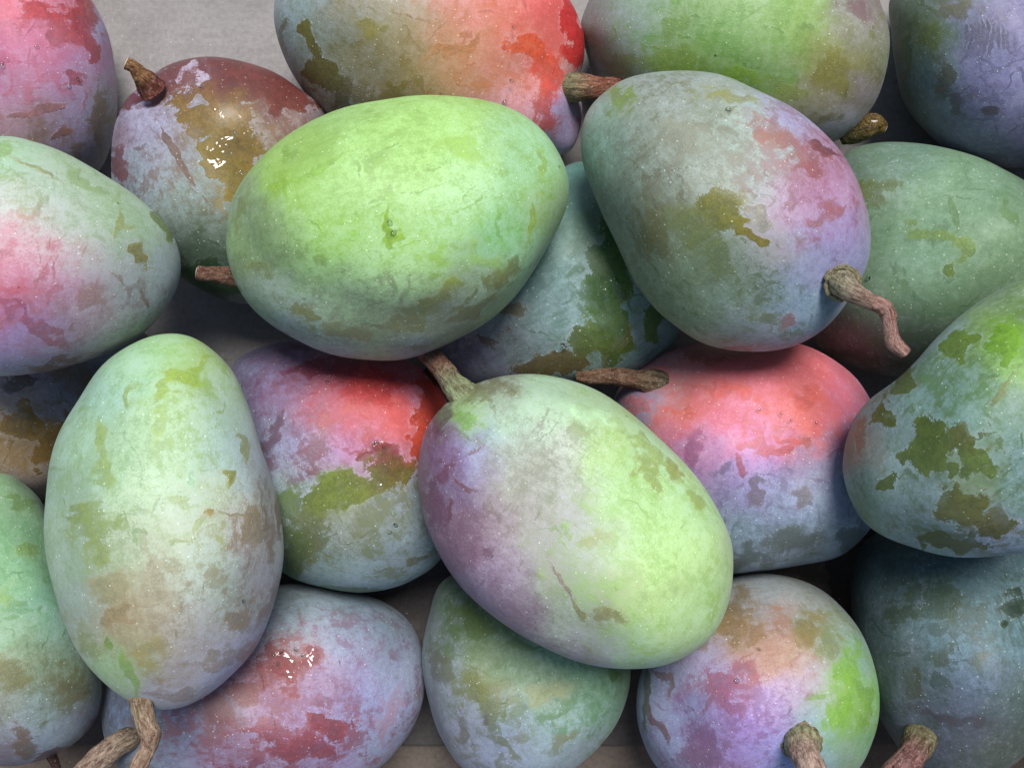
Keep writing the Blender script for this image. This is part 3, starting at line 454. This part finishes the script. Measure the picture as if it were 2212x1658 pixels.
panel('top_flap', (BX0 + .002, BX1 - .002, BY0 - T - .0005, BY0 - .0005, WALLH + .001, WALLH + .13), rot=('X', (0, BY0, WALLH), 140))

def floor_pt(px, py, z=0.0):
    d = CAMZ - z
    return ((px - CX) / FOC * d, -(py - CY) / FOC * d)

# a loose torn piece of brown cardboard on the bottom, under the fruit at the lower right
rnd = random.Random(5)
edge = [(1420, 1180), (1420, 1300), (1560, 1330), (1785, 1345), (1788, 1318), (1796, 1304), (1784, 1288), (1792, 1270), (1782, 1254), (1788, 1238), (1776, 1222), (1780, 1200), (1768, 1180)]
pts = [floor_pt(*p) for p in edge]
n = len(pts)
pv = [(x, y, .0012) for x, y in pts] + [(x, y, .0042) for x, y in pts]
me = bpy.data.meshes.new('torn_cardboard')
me.from_pydata(pv, [], [tuple(range(n))[::-1], tuple(range(n, 2 * n))] + [(i, (i + 1) % n, n + (i + 1) % n, n + i) for i in range(n)])
me.materials.append(M_KRAFT); me.update()
o = put('torn_cardboard', me, label='torn brown cardboard on the box floor between the coral and lilac mangoes', category='cardboard')

# ------------------------------------------------------------------ shaping a mango
def closed_spline(p, per=14):
    p = np.array(p, float); m = len(p); out = []
    for i in range(m):
        a, b, c, d = p[i - 1], p[i], p[(i + 1) % m], p[(i + 2) % m]
        for t in np.linspace(0, 1, per, endpoint=False):
            out.append(.5 * ((2 * b) + (c - a) * t + (2 * a - 5 * b + 4 * c - d) * t * t + (3 * b - a - 3 * c + d) * t ** 3))
    return np.array(out)

def radial(px):
    x, y = px[:, 0], px[:, 1]; x2, y2 = np.roll(x, -1), np.roll(y, -1)
    cr = x * y2 - x2 * y; A = cr.sum() / 2
    c = np.array([((x + x2) * cr).sum(), ((y + y2) * cr).sum()]) / (6 * A)
    d = px - c
    th = np.arctan2(d[:, 1], d[:, 0]); r = np.hypot(d[:, 0], d[:, 1])
    k = np.argsort(th); th, r = th[k], r[k]
    th = np.concatenate([th - 2 * np.pi, th, th + 2 * np.pi]); r = np.tile(r, 3)
    return c, (lambda q: np.interp((q + np.pi) % (2 * np.pi) - np.pi, th, r))

EXP = 2.12
def prep(m):
    c, R = radial(closed_spline(m['o']))
    q = np.linspace(-np.pi, np.pi, 720, endpoint=False); r = R(q)
    # smooth the radius a little, then the ellipse that fits it
    ker = np.hanning(13); ker /= ker.sum()
    rs = np.convolve(np.concatenate([r[-20:], r, r[:20]]), ker, 'same')[20:-20]
    rr_ = np.random.RandomState(int(m['k'][1:]) + 300)
    rs = rs * (1 + sum(.0032 * rr_.uniform(.3, 1) * np.sin(f_ * q + rr_.uniform(0, 6.28)) for f_ in (4, 5, 6, 7, 9, 11)))
    m['R'] = lambda a: np.interp((a + np.pi) % (2 * np.pi) - np.pi, np.append(q, np.pi), np.append(rs, rs[0]))
    w = 1 / rs ** 2
    Mx = np.stack([np.cos(q) ** 2, 2 * np.cos(q) * np.sin(q), np.sin(q) ** 2], 1)
    E = np.linalg.lstsq(Mx, w, rcond=None)[0]
    ev, evec = np.linalg.eigh(np.array([[E[0], E[1]], [E[1], E[2]]]))
    m['E'] = E; m['c'] = c
    m['maj'], m['min'] = 1 / math.sqrt(ev[0]), 1 / math.sqrt(ev[1])
    m['ax'] = evec[:, 0]
    m['hp'] = m['min'] * m.get('h', .92)        # half thickness in picture units
    m['ray'] = np.array([(c[0] - CX) / FOC, (c[1] - CY) / FOC, 1.0])
    m['nr'] = m['ray'] / np.linalg.norm(m['ray'])

for m in MANGOES: prep(m)

# settle every fruit, lowest first, at the lowest height where it rests on the box floor or on those below
gx = np.arange(-260, 2500, 10.0); gy = np.arange(-190, 1790, 10.0)
GX, GY = np.meshgrid(gx, gy)
FRONT = np.full(GX.shape, CAMZ)                  # depth of the topmost surface so far
for m in MANGOES:
    rx, ry = (GX - CX) / FOC, (GY - CY) / FOC
    nr = m['nr']; k = 1.0 / (nr[0] * rx + nr[1] * ry + nr[2])
    dx, dy = GX - m['c'][0], GY - m['c'][1]
    rho = np.hypot(dx, dy) / m['R'](np.arctan2(dy, dx))
    ins = rho < .965
    t = (m['hp'] / FOC) * (1 - np.clip(rho, 0, 1) ** EXP) ** (1 / EXP) / np.linalg.norm(m['ray'])
    back = k * (1 + .97 * t)
    m['D'] = float((FRONT[ins] / back[ins]).min())
    fr = m['D'] * k * (1 - t)
    FRONT = np.where(ins, np.minimum(FRONT, fr), FRONT)
    m['C'] = Vector((nr[0], -nr[1], -nr[2])) * m['D'] + Vector((0, 0, CAMZ))

def basis(m):
    """local frame: x along the fruit, z towards the viewer's side"""
    w = Vector((-m['nr'][0], m['nr'][1], m['nr'][2])).normalized()
    a = Vector((m['ax'][0], -m['ax'][1], 0)); u = (a - w * a.dot(w)).normalized(); v = w.cross(u)
    return u, v, w

NTH, NF, NB = 272, 104, 34
def surface(m, th, rho, sgn=1):
    """picture-plane direction th (y down), rho 0..1 -> point relative to the centre in metres (world axes)"""
    Rt = m['R'](th)
    E = m['E']; Re = 1 / np.sqrt(E[0] * np.cos(th) ** 2 + 2 * E[1] * np.cos(th) * np.sin(th) + E[2] * np.sin(th) ** 2)
    rr = rho * (Re + (Rt - Re) * rho ** 2)
    X, Y = m['c'][0] + rr * np.cos(th), m['c'][1] + rr * np.sin(th)
    ray = np.stack([(X - CX) / FOC, -(Y - CY) / FOC, -np.ones_like(X)], -1)
    nr = np.array([m['nr'][0], -m['nr'][1], -m['nr'][2]])
    p = ray * (m['D'] / (ray @ nr))[..., None]
    hw = m['hp'] * m['D'] / FOC * (1 - rho ** EXP) ** (1 / EXP)
    p = p + np.array([0, 0, CAMZ]) - np.array(m['C'])
    # the dome keeps its outline: pull the raised part in along the view ray
    w = -nr
    if sgn > 0:
        p = p * (1 - (hw / m['D']))[..., None]
    return p + w * (sgn * hw)[..., None]

def fruit_mesh(m, rs):
    th = np.linspace(-np.pi, np.pi, NTH, endpoint=False)
    lat = np.concatenate([np.linspace(90, 0, NF)[1:], np.linspace(0, -90, NB)[1:-1]])
    rows = []
    for a in lat:
        rho = np.full(NTH, math.cos(math.radians(a)))
        rows.append(surface(m, th, rho, 1 if a >= 0 else -1))
    top = surface(m, np.array([0.]), np.array([0.]), 1); bot = surface(m, np.array([0.]), np.array([0.]), -1)
    V = np.concatenate([top, np.concatenate(rows), bot])
    u, v, w = basis(m); B = np.array([u, v, w])
    L = V @ B.T                                          # local coordinates
    # soft lumps that fade at the outline
    nrm = L / np.array([m['maj'], m['min'], m['hp']]) * FOC / m['D']
    hgt = np.clip(np.abs(nrm[:, 2]), 0, 1) ** .7
    ph = rs.uniform(0, 6.28, 9); fr = rs.uniform(1.6, 3.6, (9, 3)) * rs.choice([-1, 1], (9, 3))
    lump = sum(np.sin(nrm @ fr[i] + ph[i]) for i in range(9)) / 9
    fr2 = rs.uniform(3.5, 7, (10, 3)) * rs.choice([-1, 1], (10, 3)); ph2 = rs.uniform(0, 6.28, 10)
    lump2 = sum(np.sin(nrm @ fr2[i] + ph2[i]) for i in range(10)) / 4
    L = L + nrm / np.linalg.norm(nrm, axis=1, keepdims=True) * ((lump * .0065 + lump2 * .0016) * hgt)[:, None]
    st = m.get('stem')
    quads = []
    nr_ = len(lat)
    idx = 1 + np.arange(nr_ * NTH).reshape(nr_, NTH)
    q = np.stack([idx[:-1], idx[1:], np.roll(idx[1:], -1, 1), np.roll(idx[:-1], -1, 1)], -1).reshape(-1, 4)
    last = len(V) - 1
    t0 = np.stack([np.zeros(NTH, int), idx[0], np.roll(idx[0], -1)], -1)
    t1 = np.stack([np.full(NTH, last), np.roll(idx[-1], -1), idx[-1]], -1)
    # where each vertex sits in the fruit's own plan view
    Wp = L @ B + np.array(m['C'])
    dz = CAMZ - Wp[:, 2]
    PX, PY = CX + Wp[:, 0] / dz * FOC, CY - Wp[:, 1] / dz * FOC
    if st and top_w(m, *st['pts'][0][:2]) > .5 * m['hp'] * m['D'] / FOC:   # shallow hollow round the stem
        d = np.hypot(PX - st['pts'][0][0], PY - st['pts'][0][1]) / (st['r'][0] * 1.7)
        f = np.exp(-d ** 2) * (L[:, 2] > -.012)
        L = L - nrm / np.linalg.norm(nrm, axis=1, keepdims=True) * (f * .0022)[:, None]
    return L, q, t0, t1, PX, PY, B

def paint(m, PX, PY, L):
    n = len(PX)
    # wander the patch edges a little
    rw = np.random.RandomState(int(m['k'][1:]) + 70); PX0, PY0 = PX, PY
    PX, PY = PX.copy(), PY.copy()
    for lam, amp in ((95, 5.0), (52, 3.2), (30, 2.0), (19, 1.1)):
        for _ in range(3):
            a, b2 = rw.uniform(0, 6.28, 2); p1, p2 = rw.uniform(0, 6.28, 2)
            l = lam * rw.uniform(.8, 1.25)
            PX += amp * np.sin((PX0 * math.cos(a) + PY0 * math.sin(a)) * 6.28 / l + p1 + L[:, 2] * 90)
            PY += amp * np.sin((PX0 * math.cos(b2) + PY0 * math.sin(b2)) * 6.28 / l + p2 + L[:, 2] * 70)
    # bloom colour: weighted blend of the sampled tints
    base = lin(m['base']); acc = np.tile(base * .06, (n, 1)); wt = np.full(n, .06)
    for x, y, r, h in m['s']:
        w = np.exp(-((PX - x) ** 2 + (PY - y) ** 2) / (r * 1.02) ** 2)
        acc += w[:, None] * lin(h); wt += w
    bloom = acc / wt[:, None]
    bloom = np.clip(bloom * 1.10 - bloom @ np.array([.3, .55, .15])[:, None] * .10, .004, 1)
    gr = np.clip(bloom[:, 1] - np.maximum(bloom[:, 0], bloom[:, 2]), 0, 1)
    bloom = bloom + gr[:, None] * np.array([.16, -.10, .06])
    tm = np.array(m.get('mul', (1, 1, 1))); bloom = bloom * np.array([1.0, 1.0, .95]) * tm
    lum = bloom.mean(1, keepdims=True)
    skin0 = np.clip(lum + (bloom - lum) * 1.75, .004, 1) * np.array([.66, .60, .36])
    field = np.full(n, -1.4); sacc = skin0 * .02; swt = np.full(n, .02); wet = np.zeros(n); hacc = np.full(n, .01); hw = np.full(n, .02)
    thinned = np.zeros(n)
    for x, y, rx, ry, ang, h, *amp in m.get('soft', []):
        a = math.radians(ang); dx, dy = PX - x, PY - y
        w = np.exp(-((dx * math.cos(a) + dy * math.sin(a)) / rx) ** 2 - ((-dx * math.sin(a) + dy * math.cos(a)) / ry) ** 2)
        thinned = np.maximum(thinned, w * (amp[0] if amp else .8)); sacc = sacc + (w * .5)[:, None] * (lin(h) * .8 + lin(h).mean() * .2); swt = swt + w * .5
    for x, y, rx, ry, ang, h, wv in m['p']:
        a = math.radians(ang); thin = min(rx, ry) < 9
        k_ = .45 if thin else 1.0
        dx, dy = PX0 + (PX - PX0) * k_ - x, PY0 + (PY - PY0) * k_ - y
        uu = (dx * math.cos(a) + dy * math.sin(a)) / rx; vv = (-dx * math.sin(a) + dy * math.cos(a)) / ry
        d = np.hypot(uu, vv)
        s = min(1.0, .35 + min(rx, ry) / 26.0)           # thin marks keep a steeper slope
        f = (1 - d) * (1.0 if min(rx, ry) > 13 else 1.25) + (0 if min(rx, ry) > 13 else .12)
        if h is None:
            field = np.minimum(field, -f * 1.5)
            continue
        field = np.maximum(field, np.clip(f, -1.4, 1))
        w = np.exp(-np.clip(d - .6, 0, None) ** 2 * 3)
        sacc = sacc + w[:, None] * lin(h); swt = swt + w
        hd = min(1.0, max(rw.uniform(.0, .5), m.get('hard', 0) * rw.uniform(.8, 1.1)) + (.5 if wv >= .3 else 0) + (.3 if min(rx, ry) < 9 else 0))
        wq = np.exp(-np.clip(d - .6, 0, None) ** 2 * 6); hacc = hacc + wq * hd; hw = hw + wq
        if wv: wet = np.maximum(wet, np.clip(1.25 - d, 0, 1) * wv)
    skin = sacc / swt[:, None] * tm
    # small scuffs and rubbed streaks scattered over the fruit
    c0 = m['c']
    for i in range(34):
        a, r = rw.uniform(0, 6.28), rw.uniform(.1, .92)
        rr = r * float(m['R'](np.array([a]))[0]); x, y = c0[0] + rr * math.cos(a), c0[1] + rr * math.sin(a)
        if i < 14: rx, ry, k_ = rw.uniform(9, 30), rw.uniform(6, 14), 1.0
        else: rx, ry, k_ = rw.uniform(14, 46), rw.uniform(2.0, 4.0), .6
        ang = math.atan2(-m['ax'][1], -m['ax'][0]) + (rw.normal(0, .5) if rw.rand() < .6 else 1.57 + rw.normal(0, .4))
        dx, dy = PX0 + (PX - PX0) * k_ - x, PY0 + (PY - PY0) * k_ - y
        d = np.hypot((dx * math.cos(ang) + dy * math.sin(ang)) / rx, (-dx * math.sin(ang) + dy * math.cos(ang)) / ry)
        f = np.clip((1 - d) * rw.uniform(.35, .9), -1.4, 1)
        field = np.maximum(field, f)
        wq = np.exp(-np.clip(d - .6, 0, None) ** 2 * 8); hacc = hacc + wq * rw.uniform(0, .5); hw = hw + wq
    under = L[:, 2] < 0
    field = np.where(under, np.minimum(field, field * .5 - .2), field)
    one = np.ones((n, 1))
    return np.hstack([np.clip(bloom * ALB, 0, .92), one]), np.hstack([np.clip(skin * ALB, 0, .9), one]), \
        np.stack([field, wet, np.full(n, m.get('dots', .78)), hacc / hw], 1), thinned

def attr(me, name, typ, data):
    a = me.attributes.new(name, typ, 'POINT')
    a.data.foreach_set('color' if typ == 'FLOAT_COLOR' else 'value', np.ascontiguousarray(data, np.float32).ravel())

def fibre(me):
    a = me.attributes.new('fibre', 'FLOAT_VECTOR', 'POINT')
    a.data.foreach_set('vector', np.ascontiguousarray(TUBE_FIB[0], np.float32).ravel())

def pix_at(m, px, py, w):
    """the point seen at (px, py) that stands w metres above the fruit's mid plane"""
    ray = Vector(((px - CX) / FOC, -(py - CY) / FOC, -1.0)); nr = Vector((m['nr'][0], -m['nr'][1], -m['nr'][2]))
    return Vector((0, 0, CAMZ)) + ray * ((m['D'] - w) / ray.dot(nr))

def top_w(m, px, py):
    d = np.array([px, py], float) - m['c']; rho = np.hypot(*d) / float(m['R'](np.array([math.atan2(d[1], d[0])]))[0])
    return m['hp'] * m['D'] / FOC * (1 - min(rho, .999) ** EXP) ** (1 / EXP) if rho < 1 else 0.0

def smooth_path(P, R, n):
    P = np.array(P, float); R = np.array(R, float); k = len(P)
    s = np.linspace(0, k - 1, n); out = []; rr = np.interp(s, np.arange(k), R)
    for t in s:
        i = min(int(t), k - 2); f = t - i
        a, b, c, d = P[max(i - 1, 0)], P[i], P[i + 1], P[min(i + 2, k - 1)]
        out.append(.5 * (2 * b + (c - a) * f + (2 * a - 5 * b + 4 * c - d) * f * f + (3 * b - a - 3 * c + d) * f ** 3))
    return np.array(out), rr

TUBE_FIB = [None]
def tube(path, rad, seed, lump=.11, m=26, cap=True):
    """knotty tube along a path"""
    n = len(path); V = []; 
    tan = np.gradient(path, axis=0); tan /= np.linalg.norm(tan, axis=1, keepdims=True)
    ref = np.array([.3, .2, 1.0]); nrm = np.cross(tan[0], ref); nrm /= np.linalg.norm(nrm)
    so = Vector((seed * 3.7, seed * 1.3, seed * 2.1))
    for i in range(n):
        nrm = nrm - tan[i] * (nrm @ tan[i]); nrm /= np.linalg.norm(nrm); bi = np.cross(tan[i], nrm)
        for j in range(m):
            a = 2 * math.pi * j / m
            d = nrm * math.cos(a) + bi * math.sin(a)
            p = path[i] + d * rad[i]
            k1 = mnoise.noise(Vector(p) * 170 + so); k2 = mnoise.noise(Vector(p) * 520 + so)
            k3 = mnoise.noise(Vector((math.cos(a) * 2.2, math.sin(a) * 2.2, i / n * 2.5)) + so)
            V.append(path[i] + d * rad[i] * (1 + lump * (k1 * .9 + k2 * .55 + k3 * .8)))
    V.append(path[0]); V.append(path[-1] - tan[-1] * rad[-1] * .25)
    ln = np.append(0, np.cumsum(np.linalg.norm(np.diff(path, axis=0), axis=1))) / max(rad.mean(), 1e-6)
    TUBE_FIB[0] = np.array([(math.cos(2 * math.pi * j / m), math.sin(2 * math.pi * j / m), ln[i] * .5 + seed) for i in range(n) for j in range(m)] + [(0, 0, seed), (0, 0, ln[-1] * .5 + seed)])
    V = np.array(V)
    idx = np.arange(n * m).reshape(n, m)
    q = np.stack([idx[:-1], np.roll(idx[:-1], -1, 1), np.roll(idx[1:], -1, 1), idx[1:]], -1).reshape(-1, 4)
    tri = [(n * m, idx[0][(j + 1) % m], idx[0][j]) for j in range(m)] + [(n * m + 1, idx[-1][j], idx[-1][(j + 1) % m]) for j in range(m)]
    return V, q, np.array(tri)

def poly_mesh(name, V, q, tri, mat, smooth=True):
    me = bpy.data.meshes.new(name)
    nv = len(V); me.vertices.add(nv); me.vertices.foreach_set('co', np.asarray(V, np.float32).ravel())
    lv = np.concatenate([np.asarray(q, np.int32).ravel(), np.asarray(tri, np.int32).ravel()])
    tot = np.concatenate([np.full(len(q), 4, np.int32), np.full(len(tri), 3, np.int32)])
    st = np.concatenate([[0], np.cumsum(tot)[:-1]]).astype(np.int32)
    me.loops.add(len(lv)); me.loops.foreach_set('vertex_index', lv)
    me.polygons.add(len(tot)); me.polygons.foreach_set('loop_start', st); me.polygons.foreach_set('loop_total', tot)
    me.update(calc_edges=True); me.polygons.foreach_set('use_smooth', np.full(len(tot), smooth, bool))
    me.materials.append(mat); return me

DROPS = {'m6': [(1217, 738, 9), (1370, 655, 7), (1348, 660, 6)], 'm7': [(1573, 240, 9), (1615, 372, 7), (1625, 405, 6), (1600, 478, 7), (1640, 495, 6)],
 'm18': [(590, 1412, 6), (608, 1405, 7), (640, 1400, 7), (625, 1418, 5), (600, 1432, 6), (655, 1412, 6)], 'm1': [(150, 188, 6), (168, 170, 5), (78, 100, 5), (5, 138, 7)],
 'm4': [(247, 786, 8), (82, 794, 6)], 'm5': [(1217, 357, 5), (842, 478, 8), (850, 500, 9)], 'm15': [(452, 1106, 9), (412, 1160, 6), (527, 1298, 7), (440, 985, 6), (430, 780, 6)],
 'm14': [(815, 952, 7), (830, 965, 6), (856, 1135, 7), (842, 1150, 7), (710, 832, 9)], 'm11': [(1690, 890, 5), (1712, 905, 5), (1640, 885, 5), (1765, 912, 5)],
 'm20': [(1592, 1470, 8), (1640, 1400, 5), (1612, 1520, 6)], 'm10': [(1990, 640, 7), (2010, 655, 5), (1880, 600, 7)],
 'm3': [(1110, 60, 6), (1105, 175, 7), (1100, 230, 8)], 'm2': [(435, 188, 6), (520, 372, 7), (508, 290, 7)]}

def build(m, seed):
    rs = np.random.RandomState(seed)
    L, q, t0, t1, PX, PY, B = fruit_mesh(m, rs)
    Mw = Matrix([list(B[:, 0]) + [m['C'][0]], list(B[:, 1]) + [m['C'][1]], list(B[:, 2]) + [m['C'][2]], [0, 0, 0, 1]])
    # B rows are the local axes, so the world matrix has them as columns
    Mw = Matrix(((B[0][0], B[1][0], B[2][0], m['C'][0]), (B[0][1], B[1][1], B[2][1], m['C'][1]), (B[0][2], B[1][2], B[2][2], m['C'][2]), (0, 0, 0, 1)))
    zmin = float((L @ B)[:, 2].min()) + m['C'][2]
    root = empty('mango', Vector((m['C'][0], m['C'][1], zmin)), label=m['lab'], category='mango', group='mangoes heaped in the cardboard box')
    me = poly_mesh('fruit', L, q, np.concatenate([t0, t1]), M_SKIN)
    bl, sk, mk, thn = paint(m, PX, PY, L)
    attr(me, 'thin', 'FLOAT', thn)
    attr(me, 'bloom', 'FLOAT_COLOR', bl); attr(me, 'skin', 'FLOAT_COLOR', sk); attr(me, 'mask', 'FLOAT_COLOR', mk)
    attr(me, 'wear', 'FLOAT', np.full(len(L), m['wear']))
    put('fruit', me, root, Mw)
    st = m.get('stem')
    if st:
        w0 = top_w(m, *st.get('ref', st['pts'][0][:2]))
        C3 = []; R3 = []
        for (x, y, dz), r in zip(st['pts'], st['r']):
            w = w0 + dz; C3.append(pix_at(m, x, y, w)); R3.append(r * (m['D'] - w) / FOC)
        path, rad = smooth_path([list(c) for c in C3], R3, 54)
        V, q2, tri = tube(path, rad, seed)
        me = poly_mesh('stem', V, q2, tri, M_STEM)
        fibre(me)
        s = np.repeat(np.linspace(0, 1, 54), 26); s = np.append(s, [0, 1])
        f = np.clip((s - .22) / .3, 0, 1)[:, None]
        tint = (lin(st['c0']) * (1 - f) + lin(st['c1']) * f) * ALB
        attr(me, 'tint', 'FLOAT_COLOR', np.hstack([tint, np.ones((len(s), 1))]))
        attr(me, 'wet', 'FLOAT', np.full(len(s), float(st.get('wet', 0))))
        so = put('stem', me, root)
        # the broken end: pale wood, and knots along the bark
        tn = Vector(path[-1] - path[-4]).normalized(); rr = rad[-1] * .82
        Vc, qc, tc_ = tube(np.array([path[-1] - np.array(tn) * rr * .5, path[-1] + np.array(tn) * rr * .05, path[-1] + np.array(tn) * rr * .22]), np.array([rr, rr, rr * .55]), seed + 31, .30, 14)
        if len(st['pts']) > 3:
            put('broken_tip', poly_mesh('broken_tip', Vc, qc, tc_, M_CUT), so)
            for kx in range(3):
                i = int(rs.uniform(24, 48)); a = rs.uniform(0, 6.28)
                side = Vector((math.cos(a), math.sin(a), abs(math.sin(a * 2)) + .3)); tt = Vector(path[i] - path[i - 1]).normalized()
                side = (side - tt * side.dot(tt)).normalized()
                p0 = Vector(path[i]) + side * rad[i] * .75
                Vk, qk, tk = tube(np.array([p0, p0 + side * rad[i] * .22, p0 + side * rad[i] * .42]), np.array([rad[i] * .36, rad[i] * .34, rad[i] * .16]), seed + kx, .45, 12)
                mk_ = poly_mesh('bark_knot', Vk, qk, tk, M_STEM); fibre(mk_)
                nn = len(Vk); attr(mk_, 'tint', 'FLOAT_COLOR', np.tile(np.append(lin(st['c1']) * 1.15, 1), (nn, 1))); attr(mk_, 'wet', 'FLOAT', np.zeros(nn))
                put('bark_knot', mk_, so)
        if st.get('collar'):
            # ragged ring where the stem sits on the fruit
            i0 = 3; tn = Vector(path[i0 + 3] - path[i0]).normalized(); a1 = tn.orthogonal().normalized(); a2 = tn.cross(a1)
            ring = []; rr = []
            for k in range(41):
                a = 2 * math.pi * k / 40
                ring.append(Vector(path[i0 + 4]) + (a1 * math.cos(a) + a2 * math.sin(a)) * rad[0] * .93 - tn * .0006); rr.append(rad[0] * .15 * (1 + .35 * math.sin(k * 2.1) + .2 * math.sin(k * 5.3)))
            Vr, qr, tr = tube(np.array([list(p) for p in ring]), np.array(rr), seed + 9, .5, 10)
            mr = poly_mesh('stem_collar', Vr, qr, tr, M_STEM); fibre(mr)
            nn = len(Vr); attr(mr, 'tint', 'FLOAT_COLOR', np.tile(np.append(lin('B8B088') * ALB, 1), (nn, 1))); attr(mr, 'wet', 'FLOAT', np.zeros(nn))
            put('stem_collar', mr, so)
    dr = DROPS.get(m['k'])
    if dr:
        VV, FF = [], []
        for x, y, r in dr:
            w = top_w(m, x, y)
            d = np.array([x, y], float) - m['c']; th = np.array([math.atan2(d[1], d[0])])
            rho = min(np.hypot(*d) / float(m['R'](th)[0]), .97)
            e = .01
            p = Vector(surface(m, th, np.array([rho]))[0]); p1 = Vector(surface(m, th + e, np.array([rho]))[0]); p2 = Vector(surface(m, th, np.array([rho + e]))[0])
            nn = (p1 - p).cross(p2 - p).normalized()
            if nn.dot(basis(m)[2]) < 0: nn = -nn
            R = r * m['D'] / FOC * .62; a1 = nn.orthogonal().normalized(); a2 = nn.cross(a1); p = p + Vector(m['C'])
            o0 = len(VV); NU, NVR = 12, 6; sx = rs.uniform(.75, 1.25)
            for i in range(NVR):
                la = math.radians(-20 + 100 * i / (NVR - 1))
                for j in range(NU):
                    a = 2 * math.pi * j / NU
                    VV.append(p + (a1 * math.cos(a) * sx + a2 * math.sin(a) / sx) * R * math.cos(la) + nn * (R * .62 * math.sin(la) + R * .10))
            VV.append(p + nn * R * .72); VV.append(p - nn * R * .12)
            for i in range(NVR - 1):
                for j in range(NU):
                    FF.append((o0 + i * NU + j, o0 + i * NU + (j + 1) % NU, o0 + (i + 1) * NU + (j + 1) % NU, o0 + (i + 1) * NU + j))
            for j in range(NU):
                FF.append((o0 + (NVR - 1) * NU + j, o0 + (NVR - 1) * NU + (j + 1) % NU, o0 + NVR * NU))
                FF.append((o0 + (j + 1) % NU, o0 + j, o0 + NVR * NU + 1))
        me = bpy.data.meshes.new('water_droplets'); me.from_pydata([tuple(v) for v in VV], [], FF); me.materials.append(M_WATER)
        me.polygons.foreach_set('use_smooth', np.full(len(FF), True)); me.update()
        put('water_droplets', me, root, kind='stuff')

for i, m in enumerate(MANGOES): build(m, 11 + i)
print('HEIGHTS', [(m['k'], round(m['C'].z, 3), round(m['D'], 3), round(m['hp'] * m['D'] / FOC, 3)) for m in MANGOES])
